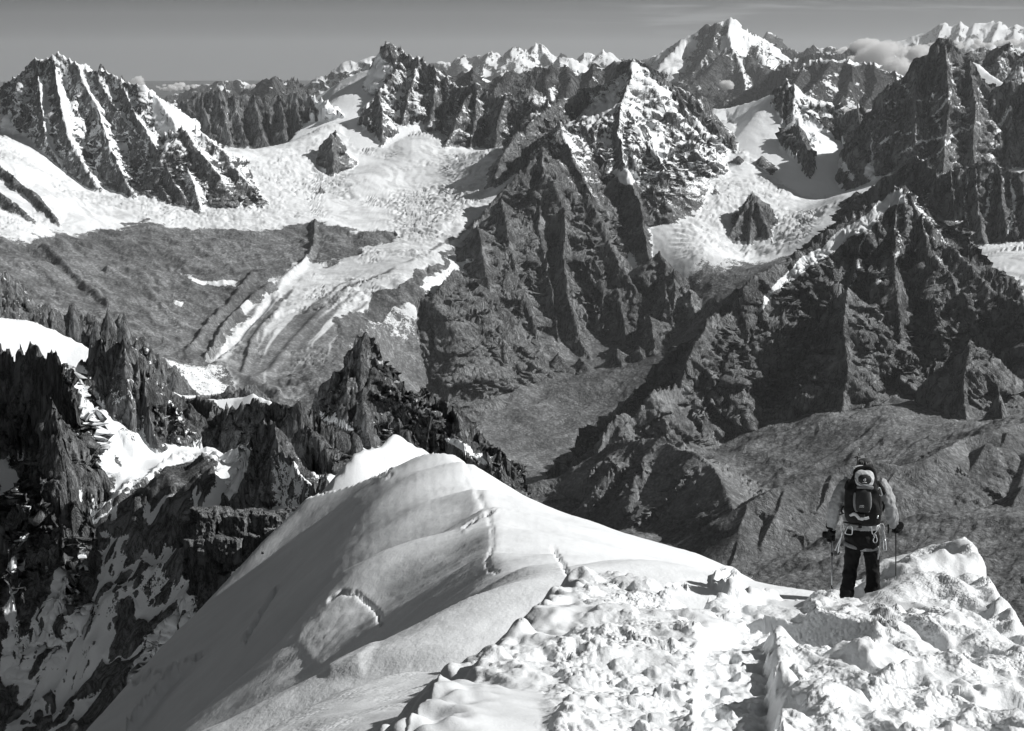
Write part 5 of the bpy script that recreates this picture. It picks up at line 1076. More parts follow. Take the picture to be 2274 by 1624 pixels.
i = np.unique(np.append(np.arange(0, len(G.lr), k), len(G.lr) - 1)); j = np.unique(np.append(np.arange(0, len(G.az), k), len(G.az) - 1))
v = t_(G.X[np.ix_(i, j)], G.Y[np.ix_(i, j)])
v = np.stack([np.interp(np.arange(len(G.lr)), i, v[:, c]) for c in range(len(j))], 1)
v = np.stack([np.interp(np.arange(len(G.az)), j, v[r]) for r in range(len(G.lr))], 0)
EDGE_ = A_ + [(1600, 1380, 17.0), (1700, 1360, 18.6), (1780, 1328, 22.5), (1840, 1320, 24.5), (1900, 1312, 25.5), (1960, 1270, 27.6), (2010, 1238, 29), (2060, 1228, 29.4), (2105, 1211, 28.0), (2150, 1215, 26.6), (2185, 1290, 24.2), (2235, 1382, 21.2), (2285, 1440, 19.3), (2350, 1520, 17.0), (2430, 1630, 13.5), (2500, 1740, 11.0), (2600, 1900, 8.5)]
EDGE = plan(EDGE_); EDGEZ = [place(*p)[2] for p in EDGE_]
def crest_drop(X, Y):
    edge = EDGE
    d, u = signed(X, Y, edge)
    return d, u
dA, uA = crest_drop(G.X, G.Y)
ragged = 0.16 * fbm(G.X * 1.6, G.Y * 1.6, 3, 0.6, 80)
eu = np.concatenate([[0], np.cumsum([math.hypot(b[0] - a[0], b[1] - a[1]) for a, b in zip(EDGE[:-1], EDGE[1:])])])
v = np.where(dA < 0, np.minimum(v, np.interp(uA, eu, EDGEZ)), v)
ragged = ragged * sstep(24, 12, G.R)
Z0 = v - (1.15 + 2.6 * sstep(27, 31, uA)) * splus(-dA + ragged, 0.06) * (1 + 0.12 * np.clip(-dA, 0, 8)) - 4.0 * splus(G.R - 29.2, 0.1)
B_ = [(380, 1740, 12.4), (450, 1690, 13.0), (540, 1632, 13.8), (620, 1585, 14.4), (700, 1546, 15.0), (780, 1514, 15.4), (850, 1493, 15.6), (930, 1481, 15.6), (1000, 1477, 15.4), (1070, 1468, 15.0), (1140, 1450, 14.2), (1240, 1380, 14.6)]
bp = B_ + [(700, 1640, 11.8), (850, 1600, 12.0), (950, 1560, 12.4), (600, 1700, 11.6), (1000, 1540, 12.5), (1060, 1500, 12.9), (750, 1750, 10.2), (900, 1700, 10.4), (480, 1800, 10.8), (1000, 1620, 10.6)]
P3 = np.array([place(*p) for p in bp]); tb = TPS(P3[:, :2], P3[:, 2], 0.05, 1.0)
vb = tb(G.X[np.ix_(i, j)], G.Y[np.ix_(i, j)])
vb = np.stack([np.interp(np.arange(len(G.lr)), i, vb[:, c]) for c in range(len(j))], 1)
vb = np.stack([np.interp(np.arange(len(G.az)), j, vb[r]) for r in range(len(G.lr))], 0)
dB, uB = signed(G.X, G.Y, plan(B_))
vb = vb - 0.9 * splus(-dB, 0.12) - 2.5 * splus(G.R - 17.2, 0.2) - 3 * splus(dA - 0.3, 0.05) - 6 * splus(G.R * (np.arctan2(G.X, G.Y) - 0.034), 0.05)
Z0 = np.maximum(Z0, vb)
G.F = Z0.astype(np.float32)
g = G.resample(620, hidden=0.15, base=0.7, near=0.8)
X, Y, R = g['X'], g['Y'], g['R'].astype(np.float32)
dA, uA = crest_drop(X, Y)
Z = g['F'].astype(np.float32)
pxn, pyn = project(X, Y, Z)
soft_ = softpoly(pxn, pyn, [(600, 1800), (870, 1610), (1010, 1500), (1090, 1500), (1200, 1520), (1230, 1600), (1200, 1800)], 30.0)
soft_ = np.maximum(soft_, 0.8 * softpoly(pxn, pyn, [(1180, 1370), (1270, 1320), (1300, 1360), (1240, 1430), (1170, 1440)], 18.0))
_nx = pxn + 14 * fbm(X * 2.2, Y * 2.2, 4, 0.6, 87)
trench = softpoly(_nx, pyn, [(1545, 1800), (1555, 1420), (1640, 1392), (1700, 1392), (1712, 1430), (1722, 1800)], 14.0)
clod = softpoly(pxn, pyn, [(1190, 1560), (1290, 1330), (1340, 1270), (1430, 1290), (1550, 1380), (1565, 1800), (1250, 1800)], 20.0)
bank = softpoly(pxn, pyn, [(1725, 1800), (1720, 1420), (1800, 1350), (2000, 1250), (2150, 1190), (2400, 1500), (2400, 1800)], 14.0)
patch_ = 0.35 + 0.65 * sstep(-0.25, 0.35, fbm(X / 1.1, Y / 1.4, 3, 0.55, 88))
clod = clod * (1 - trench) * patch_; bank = bank * (1 - trench)
onside = sstep(-0.15, 0.0, dA)
cxy = place(1900, 1338, 22.0)
calm = np.exp(-((X - cxy[0] + 0.1) / 0.9) ** 2 - ((Y - cxy[1] + 1.2) / 2.4) ** 2)
rgh = np.clip(1.0 - soft_ * 0.92 - 0.62 * calm, 0.05, 1)
dR = np.abs(np.gradient(R, axis=0)); 
def fine(lam): return sstep(1.6, 3.6, lam / (4.6e-4 * R ** 1.8))
def lumps(lam, am, sd, thr, sharp=1.0):
    am = am * fine(lam)
    f1, f2, c, rx, ry = worley((X + 0.15 * lam * perlin(X / lam * 2, Y / lam * 2, sd)) / lam, Y / lam, sd)
    on = _VAL[(c * 11 + 5) & 255] > thr
    size = 0.55 + 0.45 * _V2[(c * 3 + 7) & 255]
    tx = (_VAL[(c * 7 + 1) & 255] - 0.5) * 1.6; ty = (_V2[(c * 13 + 9) & 255] - 0.5) * 1.6
    core = np.clip(1.15 - (np.maximum(np.abs(rx + 0.3 * ry), np.abs(ry - 0.3 * rx)) * 0.6 + f1 * 0.5) / (0.55 * size), 0, 1)
    return on * am * size * np.minimum(core * 1.7, 0.8 + tx * rx + ty * ry) * (core > 0)
big = lumps(0.62, 0.13, 21, 0.82) + lumps(0.34, 0.09, 22, 0.78) + lumps(0.19, 0.07, 23, 0.5) + lumps(0.11, 0.045, 24, 0.35) + lumps(0.07, 0.028, 34, 0.3)
sml = lumps(0.22, 0.05, 25, 0.6) + lumps(0.10, 0.032, 26, 0.4) + lumps(0.055, 0.018, 27, 0.3)
hum = 0.16 * ridged(X / 1.3, Y / 1.5, 2, 0.55, 28) + fine(0.33) * 0.05 * ridged(X / 0.33, Y / 0.42, 2, 0.6, 29)
flute = fine(0.5) * 0.06 * ridged(X / 0.5 + 0.25 * Y, Y / 2.4, 2, 0.55, 30)
Z = Z + 0.05 * fbm(X / 1.2, Y / 1.2, 3, 0.5, 31) - 0.09 * calm
Z = Z + onside * rgh * (clod * big * 0.8 + trench * (0.45 * sml + fine(0.11) * 0.02 * fbm(X * 9, Y * 9, 2, 0.6, 35)) + bank * (hum + flute - 0.16 + 0.45 * sml + 0.35 * lumps(0.4, 0.12, 33, 0.6)) + (1 - clod) * (1 - trench) * (1 - bank) * 0.45 * (big + hum - 0.1))
# boot prints down the trench
walk = plan([(1640, 1800, 7.3), (1640, 1624, 9.2), (1648, 1500, 10.9), (1655, 1430, 12.3), (1690, 1393, 14.0)])
dW, uW = signed(X, Y, walk)
for k_ in range(22):
    u0 = 0.2 + 0.31 * k_; s0 = (0.11 if k_ % 2 else -0.11) + 0.03 * math.sin(k_ * 2.3)
    e_ = ((uW - u0) / 0.15) ** 2 + ((dW - s0) / 0.058) ** 2
    Z = Z - 0.06 * np.exp(-e_ ** 2) + 0.015 * np.exp(-(np.sqrt(e_) - 1.35) ** 2 / 0.09)
# lumpy rim along the edge
rim = np.exp(-((dA - 0.12) / 0.2) ** 2)
Z = Z + onside * rim * sstep(10.0, 14.0, uA) * (fine(0.4) * 0.10 * ridged(X / 0.5, Y / 0.5, 2, 0.6, 40) + 0.5 * lumps(0.40, 0.11, 41, 0.45)) + rim * fine(0.25) * 0.05 * fbm(X * 4, Y * 4, 2, 0.6, 42)
rim2 = np.exp(-((dA - 0.25) / 0.35) ** 2) * sstep(0, 1, inpoly(pxn, pyn, [(1540, 1300), (1800, 1290), (1830, 1360), (1700, 1420), (1540, 1420)]) * 1.0)
Z = Z + rim2 * (fine(0.5) * 0.08 * ridged(X / 0.7, Y / 0.9, 2, 0.6, 43) + lumps(0.5, 0.09, 44, 0.45) + lumps(0.22, 0.06, 45, 0.4) - 0.14) - 0.10 * trench * sstep(15.5, 12.5, R)
verts = np.stack([X, Y, Z], -1).reshape(-1, 3); quads = grid_quads(*X.shape)
M = NT('trodden_snow')
vv = M.coord()
n1 = M.noise(vv, 1.3, 5, 0.55); n2 = M.noise(vv, 11.0, 5, 0.65); n3 = M.noise(vv, 60.0, 3, 0.6)
ra = M.attr('rough')
cl1 = M.voro(vv, 13.0); cl2 = M.voro(vv, 31.0)
hh = M.math('ADD', M.math('MULTIPLY', M.ss(cl1.outputs['Distance'], 0.75, 0.05), 0.6), M.math('MULTIPLY', M.ss(cl2.outputs['Distance'], 0.75, 0.05), 0.3))
hh = M.math('ADD', M.math('MULTIPLY', hh, M.ss(n1, 0.38, 0.6)), M.math('MULTIPLY', n2, 0.45))
nb = M.bump(M.math('ADD', M.math('MULTIPLY', hh, ra), M.math('MULTIPLY', n3, 0.06)), 0.05, 0.75)
mat_trod = M.finish(M.greycol(M.lin(n1, 0.3, 0.7, 0.68, 0.82)), 0.5, nb, 0.35)
structure(make_mesh('trodden_snow_terrain', verts, quads, dict(rough=rgh * np.clip(clod + 0.3 * trench + 0.55 * bank + 0.25, 0, 1)), mat_trod), 'rough trodden snow crest with a narrow trench leading to the climber')
NEAR = dict(X=X, Y=Y, Z=Z, az=np.arctan2(X[0], Y[0]), R=R)
def ground_at(x, y):
    """height of the trodden snow at a place"""
    a = math.atan2(x, y); r = math.hypot(x, y)
    j = int(np.argmin(np.abs(NEAR['az'] - a)))
    return float(np.interp(r, NEAR['R'][:, j], NEAR['Z'][:, j]))
# ------------------------------------------------------------------ the climber
def solid(name, v, rough=0.8, spec=0.3, metal=0.0, weave=0.0, var=0.15):
    M = NT(name)
    vv = M.coord()
    n = M.noise(vv, 35.0, 4, 0.6)
    col = M.greycol(M.lin(n, 0.3, 0.7, v * (1 - var), v * (1 + var)))
    nb = None
    if weave:
        nb = M.bump(M.math('ADD', M.noise(vv, 24.0, 3, 0.6), M.math('MULTIPLY', M.noise(vv, 400.0, 2, 0.5), 0.25)), 0.02, weave * 0.35)
    return M.finish(col, rough, nb, spec, metal)
m_jacket = solid('shell_jacket', 0.34, 0.6, 0.35, 0, 0.5)
m_trouser = solid('black_trousers', 0.012, 0.85, 0.2, 0, 0.4)
m_pack = solid('black_pack_cloth', 0.012, 0.8, 0.25, 0, 0.3)
m_panel = solid('dark_panel', 0.035, 0.8, 0.2, 0, 0.3)
m_mesh = solid('grey_mesh', 0.22, 0.8, 0.2, 0, 0.4)
m_light = solid('pale_cloth', 0.55, 0.8, 0.2, 0, 0.4)
m_webbing = solid('grey_webbing', 0.24, 0.8)
m_glove = solid('black_glove', 0.010, 0.8, 0.25, 0, 0.3)
m_metal = solid('bare_aluminium', 0.80, 0.28, 0.5, 1.0, 0, 0.05)
m_dark_metal = solid('black_alloy', 0.02, 0.45, 0.5)
m_skin = solid('skin', 0.42, 0.55)
m_hair = solid('hair', 0.05, 0.45, 0.5, 0, 0.6, 0.6)
m_rubber = solid('boot_rubber', 0.02, 0.7)
m_boot = solid('boot_leather', 0.10, 0.6, 0.3, 0, 0.3)
m_rope = solid('pale_sling', 0.45, 0.9, 0.1, 0, 0.4, 0.3)
m_print = solid('white_print', 0.80, 0.7)

R0 = 22.0
def W(zx, zy, dy=0.0):
    """a place measured on the figure: zx, zy in units of 1/716 m across and up, dy metres further away"""
    px = (3000 + zx / 2.4229) * 0.592; py = (1650 + zy / 2.4229) * 0.592
    return Vector(place(px, py, R0 + dy))
FOOT = W(545, 1455, 0.05)
azp = math.atan2(FOOT.x, FOOT.y)
BASIS = Matrix.Rotation(-azp, 3, 'Z')           # local x to the right, y away from us
UPV = Vector((0, 0, 1)); AWAY = BASIS @ Vector((0, 1, 0)); SIDE = BASIS @ Vector((1, 0, 0))

def frame(t, ref):
    t = t.normalized()
    a = ref - t * ref.dot(t)
    if a.length < 1e-4: a = t.orthogonal()
    a.normalize()
    return a, t.cross(a)
def tube(bm, pts, rad_, seg=10, closed=False, ry=None, ref=None):
    pts = [Vector(p) for p in pts]; n = len(pts)
    if not hasattr(rad_, '__len__'): rad_ = [rad_] * n
    rings = []; a = ref or SIDE
    for i, p in enumerate(pts):
        t = (pts[(i + 1) % n] - pts[i - 1]) if closed else (pts[min(i + 1, n - 1)] - pts[max(i - 1, 0)])
        a, b = frame(t, a)
        k = 1.0 if ry is None else (ry[i] if hasattr(ry, '__len__') else ry)
        rings.append([bm.verts.new(p + rad_[i] * (math.cos(2 * math.pi * s / seg) * a + k * math.sin(2 * math.pi * s / seg) * b)) for s in range(seg)])
    m = n if closed else n - 1
    for i in range(m):
        A_r, B_r = rings[i], rings[(i + 1) % n]
        for s in range(seg):
            bm.faces.new((A_r[s], A_r[(s + 1) % seg], B_r[(s + 1) % seg], B_r[s]))
    if not closed:
        for ring, sgn in ((rings[0], -1), (rings[-1], 1)):
            c = bm.verts.new(sum((v_.co for v_ in ring), Vector()) / seg)
            for s in range(seg):
                f = (ring[s], ring[(s + 1) % seg], c)
                bm.faces.new(f if sgn > 0 else f[::-1])
def smooth_path(pts, sub=6):
    """points of a smooth curve through the given ones"""
    P_ = [Vector(p) for p in pts]; out_ = []
    for i in range(len(P_) - 1):
        p0 = P_[max(i - 1, 0)]; p1 = P_[i]; p2 = P_[i + 1]; p3 = P_[min(i + 2, len(P_) - 1)]
        for s in range(sub):
            t = s / sub
            out_.append(0.5 * ((2 * p1) + (p2 - p0) * t + (2 * p0 - 5 * p1 + 4 * p2 - p3) * t * t + (3 * p1 - p0 - 3 * p2 + p3) * t ** 3))
    out_.append(P_[-1])
    return out_
def interp_r(rs, sub=6):
    o = []
    for a, b in zip(rs[:-1], rs[1:]):
        o += [a + (b - a) * s / sub for s in range(sub)]
    return o + [rs[-1]]
def loft(bm, secs, seg=20, power=2.4):
    """stacked level outlines: (centre, half width, half depth)"""
    rings = []
    for c, rx, rd in secs:
        ring = []
        for s in range(seg):
            a = 2 * math.pi * s / seg; ca, sa = math.cos(a), math.sin(a)
            ring.append(bm.verts.new(Vector(c) + SIDE * (rx * math.copysign(abs(ca) ** (2 / power), ca)) + AWAY * (rd * math.copysign(abs(sa) ** (2 / power), sa))))
        rings.append(ring)
    for A_r, B_r in zip(rings[:-1], rings[1:]):
        for s in range(seg): bm.faces.new((A_r[s], A_r[(s + 1) % seg], B_r[(s + 1) % seg], B_r[s]))
    bm.faces.new(rings[0][::-1]); bm.faces.new(rings[-1])
def rbox(bm, c, sx, sy, sz, bev=0.01, axes=None):
    ax, ay, az_ = axes or (SIDE, AWAY, UPV)
    t = bmesh.new(); bmesh.ops.create_cube(t, size=1.0)
    for v_ in t.verts: v_.co = Vector(c) + ax * v_.co.x * sx + ay * v_.co.y * sy + az_ * v_.co.z * sz
    bmesh.ops.bevel(t, geom=list(t.edges), offset=bev, segments=2, affect='EDGES', profile=0.6)
    me = bpy.data.meshes.new('t'); t.to_mesh(me); t.free(); bm.from_mesh(me); bpy.data.meshes.remove(me)
def emit(name, bm, mat, parent=None, smooth=True, voxel=None, wrinkle=None, subsurf=0):
    bmesh.ops.recalc_face_normals(bm, faces=list(bm.faces))
    me = bpy.data.meshes.new(name); bm.to_mesh(me); bm.free()
    me.polygons.foreach_set('use_smooth', [smooth] * len(me.polygons))
    o = bpy.data.objects.new(name, me); COL.objects.link(o); me.materials.append(mat)
    if voxel or subsurf:
        if voxel:
            md = o.modifiers.new('Remesh', 'REMESH'); md.mode = 'VOXEL'; md.voxel_size = voxel; md.use_smooth_shade = True
            ms = o.modifiers.new('Smooth', 'SMOOTH'); ms.iterations = 4; ms.factor = 0.5
        if subsurf:
            ms = o.modifiers.new('Sub', 'SUBSURF'); ms.levels = subsurf; ms.render_levels = subsurf
        dg = bpy.context.evaluated_depsgraph_get()
        me2 = bpy.data.meshes.new_from_object(o.evaluated_get(dg))
        o.modifiers.clear(); o.data = me2
        me2.polygons.foreach_set('use_smooth', [True] * len(me2.polygons))
        if not me2.materials: me2.materials.append(mat)
    if wrinkle:
        me = o.data; n = len(me.vertices)
        co = np.empty(n * 3, np.float32); no = np.empty(n * 3, np.float32)
        me.vertices.foreach_get('co', co); me.vertices.foreach_get('normal', no)
        co = co.reshape(-1, 3); no = no.reshape(-1, 3)
        lam, am = wrinkle
        d = am * (0.8 * ridged((co[:, 0] + 0.6 * co[:, 2]) / lam + 0.5 * co[:, 1] / lam, (co[:, 2] - 0.7 * co[:, 0]) / (1.5 * lam), 3, 0.5, 91) + 0.5 * fbm(co[:, 0] / lam / 0.6 + co[:, 1] / lam, co[:, 2] / lam / 0.6, 2, 0.5, 92) - 0.65)
        me.vertices.foreach_set('co', (co + no * d[:, None]).ravel()); me.update()
    if parent is not None: o.parent = parent
    return o
def thing(o, label, cat, group=None):
    o['label'] = label; o['category'] = cat
    if group: o['group'] = group
    return o

# --- body under the clothes, one surface
bm = bmesh.new()
loft(bm, [(W(565, 1000), 0.13, 0.09), (W(565, 900), 0.165, 0.11), (W(565, 780), 0.15, 0.10), (W(565, 600), 0.17, 0.11), (W(570, 430), 0.19, 0.115), (W(575, 380, 0.02), 0.15, 0.10), (W(580, 330, 0.04), 0.07, 0.07)])
tube(bm, smooth_path([W(578, 360, 0.03), W(582, 300, 0.05), W(585, 260, 0.07)]), 0.058)
loft(bm, [(W(586, 300, 0.11), 0.045, 0.05), (W(587, 280, 0.10), 0.066, 0.085), (W(588, 250, 0.09), 0.076, 0.098), (W(588, 215, 0.085), 0.078, 0.10), (W(588, 190, 0.085), 0.066, 0.085), (W(588, 178, 0.085), 0.035, 0.045)])
rbox(bm, W(588, 250, 0.195), 0.022, 0.03, 0.045, 0.008)
for sx in (-1, 1): rbox(bm, W(588 + sx * 57, 248, 0.09), 0.016, 0.035, 0.058, 0.007)
tube(bm, smooth_path([W(430, 400, 0.02), W(345, 580, 0.0), W(290, 780, 0.10)]), interp_r([0.055, 0.045, 0.03]))
tube(bm, smooth_path([W(720, 410, 0.02), W(800, 590, 0.04), W(850, 770, 0.20)]), interp_r([0.055, 0.045, 0.03]))
tube(bm, smooth_path([W(490, 900), W(462, 1150, 0.03), W(425, 1420, 0.0)]), interp_r([0.085, 0.06, 0.045]))
tube(bm, smooth_path([W(635, 900), W(652, 1150, 0.04), W(650, 1400, 0.08)]), interp_r([0.085, 0.06, 0.045]))
person = emit('person', bm, m_skin, voxel=0.012)
thing(person, 'climber seen from behind in grey jacket and black trousers, standing on the snow crest', 'person')
# hair: cap plus loose strands
bm = bmesh.new()
loft(bm, [(W(588, 268, 0.075), 0.066, 0.088), (W(587, 240, 0.075), 0.084, 0.106), (W(587, 208, 0.075), 0.086, 0.108), (W(588, 186, 0.08), 0.068, 0.09), (W(588, 172, 0.08), 0.034, 0.045)])
rs = random.Random(3)
for k in range(70):
    a = rs.uniform(0, 2 * math.pi); top_ = W(588, 176, 0.08) + SIDE * 0.03 * math.cos(a) + AWAY * 0.035 * math.sin(a)
    mid_ = W(588, 205 + rs.uniform(-8, 8), 0.078) + SIDE * 0.089 * math.cos(a) + AWAY * 0.111 * math.sin(a)
    end_ = W(588, 262 + rs.uniform(-14, 12), 0.075) + SIDE * (0.088 + rs.uniform(-.01, .012)) * math.cos(a) + AWAY * 0.11 * math.sin(a)
    tube(bm, smooth_path([top_, mid_, end_], 3), interp_r([0.004, 0.009, 0.003], 3), 5)
emit('hair', bm, m_hair, person)
# jacket
bm = bmesh.new()
loft(bm, [(W(566, 800, -0.01), 0.215, 0.15), (W(566, 770, -0.01), 0.225, 0.155), (W(566, 700), 0.225, 0.16), (W(566, 600), 0.235, 0.16), (W(568, 500, 0.01), 0.25, 0.155), (W(570, 430, 0.01), 0.25, 0.145), (W(573, 385, 0.02), 0.20, 0.125), (W(577, 345, 0.03), 0.12, 0.10), (W(581, 305, 0.05), 0.085, 0.085)])
tube(bm, smooth_path([W(455, 400, 0.01), W(410, 430, 0.0), W(352, 530, -0.02), W(322, 610, -0.01), W(300, 700, 0.04), W(285, 775, 0.09), W(280, 812, 0.11)]), interp_r([0.10, 0.10, 0.088, 0.082, 0.075, 0.062, 0.05]), 14)
tube(bm, smooth_path([W(700, 400, 0.01), W(745, 440, 0.01), W(790, 530, 0.01), W(812, 600, 0.03), W(832, 690, 0.10), W(845, 755, 0.17), W(850, 790, 0.19)]), interp_r([0.10, 0.10, 0.09, 0.085, 0.078, 0.066, 0.05]), 14)
jacket = emit('jacket', bm, m_jacket, person, voxel=0.011, wrinkle=(0.10, 0.012))
bm = bmesh.new(); tube(bm, [W(281, 775, 0.095), W(279, 795, 0.105)], 0.064, 14); emit('cuff_tab', bm, m_pack, jacket)
# trousers
bm = bmesh.new()
loft(bm, [(W(566, 985, 0), 0.16, 0.10), (W(566, 940, 0), 0.205, 0.125), (W(565, 880, -0.01), 0.215, 0.14), (W(565, 820, -0.005), 0.20, 0.135), (W(565, 770), 0.19, 0.125)])
tube(bm, smooth_path([W(487, 920), W(478, 1010, 0.0), W(466, 1100, 0.03), W(455, 1170, 0.03), W(438, 1290, 0.0), W(425, 1380, -0.01), W(420, 1425, -0.01)]), interp_r([0.108, 0.104, 0.092, 0.086, 0.088, 0.086, 0.078]), 14)
tube(bm, smooth_path([W(641, 930), W(645, 1020, 0.01), W(656, 1110, 0.05), W(660, 1180, 0.05), W(659, 1290, 0.05), W(656, 1370, 0.06), W(654, 1412, 0.07)]), interp_r([0.104, 0.10, 0.09, 0.087, 0.092, 0.092, 0.084]), 14)
trousers = emit('trousers', bm, m_trouser, person, voxel=0.012, wrinkle=(0.14, 0.014))
# boots
for zx, zy, dy, tw in ((416, 1452, 0.0, -0.15), (645, 1438, 0.09, 0.2)):
    fx = (AWAY + SIDE * tw).normalized(); sx_ = fx.cross(UPV)
    bm = bmesh.new(); c = W(zx, zy, dy)
    rbox(bm, c + fx * 0.08 + UPV * 0.035, 0.10, 0.29, 0.07, 0.02, (sx_, fx, UPV)); rbox(bm, c + fx * 0.0 + UPV * 0.10, 0.105, 0.13, 0.15, 0.03, (sx_, fx, UPV))
    b_ = emit('boot', bm, m_boot, person, voxel=0.01)
    bm = bmesh.new(); rbox(bm, c + fx * 0.08 - UPV * 0.012, 0.104, 0.30, 0.03, 0.008, (sx_, fx, UPV)); emit('sole', bm, m_rubber, b_)
    bm = bmesh.new(); rbox(bm, c - fx * 0.066 + UPV * 0.10, 0.03, 0.012, 0.13, 0.004, (sx_, fx, UPV)); emit('heel_tab', bm, m_mesh, b_)
# gloved hands closed round the pole grips
def glove(grip, axis, palm_side, fwd, scale=1.0):
    bm = bmesh.new(); ax = axis.normalized(); ps = palm_side.normalized(); fw = fwd.normalized()
    tube(bm, smooth_path([grip - ps * 0.055 * scale - fw * 0.10 * scale, grip - ps * 0.045 * scale - fw * 0.04, grip - ps * 0.035 * scale + fw * 0.015]), interp_r([0.042, 0.050, 0.044]), 12, ry=0.72)
    for i, (ln, rr_) in enumerate(((0.95, 0.0145), (1.05, 0.0150), (1.0, 0.0145), (0.82, 0.0125))):
        o_ = grip + ax * (0.034 - 0.024 * i)
        pth = [o_ - ps * 0.042, o_ - ps * 0.036 + fw * 0.036 * ln, o_ + ps * 0.008 + fw * 0.043 * ln, o_ + ps * 0.036 + fw * 0.012, o_ + ps * 0.022 - fw * 0.020]
        tube(bm, smooth_path(pth, 4), interp_r([rr_ * 1.1, rr_ * 1.1, rr_, rr_ * 0.95, rr_ * 0.75], 4), 8)
    tube(bm, smooth_path([grip - ps * 0.045 - fw * 0.04 + ax * 0.03, grip - ps * 0.005 - fw * 0.035 + ax * 0.045, grip + ps * 0.030 - fw * 0.008 + ax * 0.040], 4), interp_r([0.018, 0.017, 0.013], 4), 8)
    tube(bm, [grip - ps * 0.05 - fw * 0.13 * scale, grip - ps * 0.052 - fw * 0.08 * scale], [0.050, 0.046], 12)
    return bm
GL, GR = W(288, 880, 0.13), W(868, 805, 0.24)
bm = glove(GL, UPV, SIDE, (UPV * -0.55 + AWAY * 0.35 - SIDE * 0.35), 1.0)
rbox(bm, GL + SIDE * -0.07 + UPV * 0.02, 0.10, 0.08, 0.085, 0.03)
emit('glove', bm, m_glove, person, voxel=0.006)
bm = glove(GR, UPV, -SIDE, (UPV * -0.4 + AWAY * 0.6), 1.0)
emit('glove', bm, m_glove, person, voxel=0.006)
# harness with its hardware
bm = bmesh.new()
def ring(c, rx, rd, h, n=28, tilt=0.0):
    return [Vector(c) + SIDE * rx * math.cos(2 * math.pi * k / n) + AWAY * rd * math.sin(2 * math.pi * k / n) + UPV * tilt * math.cos(2 * math.pi * k / n) for k in range(n)]
tube(bm, ring(W(566, 782, 0), 0.222, 0.155, 0.03), 0.020, 8, True, 0.45, UPV)
harness = emit('harness', bm, m_webbing, person)
bm = bmesh.new(); tube(bm, ring(W(480, 952, 0.0), 0.112, 0.112, 0.03, 24, -0.03), 0.024, 8, True, 0.3, UPV); emit('leg_loop', bm, m_webbing, harness)
bm = bmesh.new(); tube(bm, ring(W(643, 978, 0.01), 0.107, 0.107, 0.03, 24, 0.015), 0.024, 8, True, 0.3, UPV); emit('leg_loop', bm, m_webbing, harness)
def loop3(pts, r, seg=8): 
    b = bmesh.new(); P_ = [Vector(p) for p in pts]
    n = len(P_); sm = []
    for i in range(n):
        p0, p1, p2, p3 = P_[i - 1], P_[i], P_[(i + 1) % n], P_[(i + 2) % n]
        for s in range(4):
            t = s / 4; sm.append(0.5 * ((2 * p1) + (p2 - p0) * t + (2 * p0 - 5 * p1 + 4 * p2 - p3) * t * t + (3 * p1 - p0 - 3 * p2 + p3) * t ** 3))
    tube(b, sm, r, seg, True); return b
BK = -0.175
def carabiner(pts, dy=BK, r=0.0055): return emit('carabiner', loop3([W(a, b, dy) for a, b in pts], r), m_metal, harness)
carabiner([(437, 787), (465, 783), (474, 800), (472, 852), (460, 862), (418, 855), (411, 842), (424, 810)])
carabiner([(652, 780), (690, 776), (712, 786), (706, 812), (680, 850), (668, 858), (655, 850), (653, 815)])
carabiner([(676, 862), (690, 868), (692, 885), (701, 905), (694, 930), (678, 934), (665, 920), (668, 898), (676, 886), (670, 872)], BK - 0.01)
for a_, b_ in (((440, 770), (448, 790)), ((668, 772), (672, 784))):
    bm = bmesh.new(); tube(bm, [W(a_[0], a_[1], BK + 0.01), W(b_[0], b_[1], BK)], 0.011, 8, False, 0.4); emit('gear_loop', bm, m_webbing, harness)
carabiner([(380, 775), (395, 770), (398, 800), (388, 830), (376, 826), (372, 800)], -0.05)
for pts_ in ([(385, 830), (370, 900), (352, 980), (346, 1038)], [(388, 850), (350, 930), (318, 1005)]):
    bm = bmesh.new(); tube(bm, smooth_path([W(a, b, -0.08) for a, b in pts_]), 0.008, 8); emit('ice_screw', bm, m_metal, harness)
bm = bmesh.new(); tube(bm, [W(356, 1020, -0.08), W(345, 1042, -0.08)], 0.012, 8); emit('ice_screw_tip', bm, m_dark_metal, harness)
for pts_ in ([(735, 770), (748, 850), (742, 930), (755, 860), (760, 780)], [(745, 790), (770, 880), (765, 960), (752, 900), (748, 820)], [(738, 900), (722, 980), (712, 1060), (704, 1085), (716, 1000), (735, 930)]):
    emit('sling', loop3([W(a, b, -0.06) for a, b in pts_], 0.0065, 6), m_rope, harness)
carabiner([(765, 905), (778, 915), (784, 960), (782, 1000), (770, 1008), (760, 990), (758, 940)], -0.07, 0.006)
bm = bmesh.new(); tube(bm, smooth_path([W(800, 770, 0.05), W(803, 810, 0.05), W(800, 850, 0.05)]), 0.010, 8); emit('strap_end', bm, m_pack, harness)

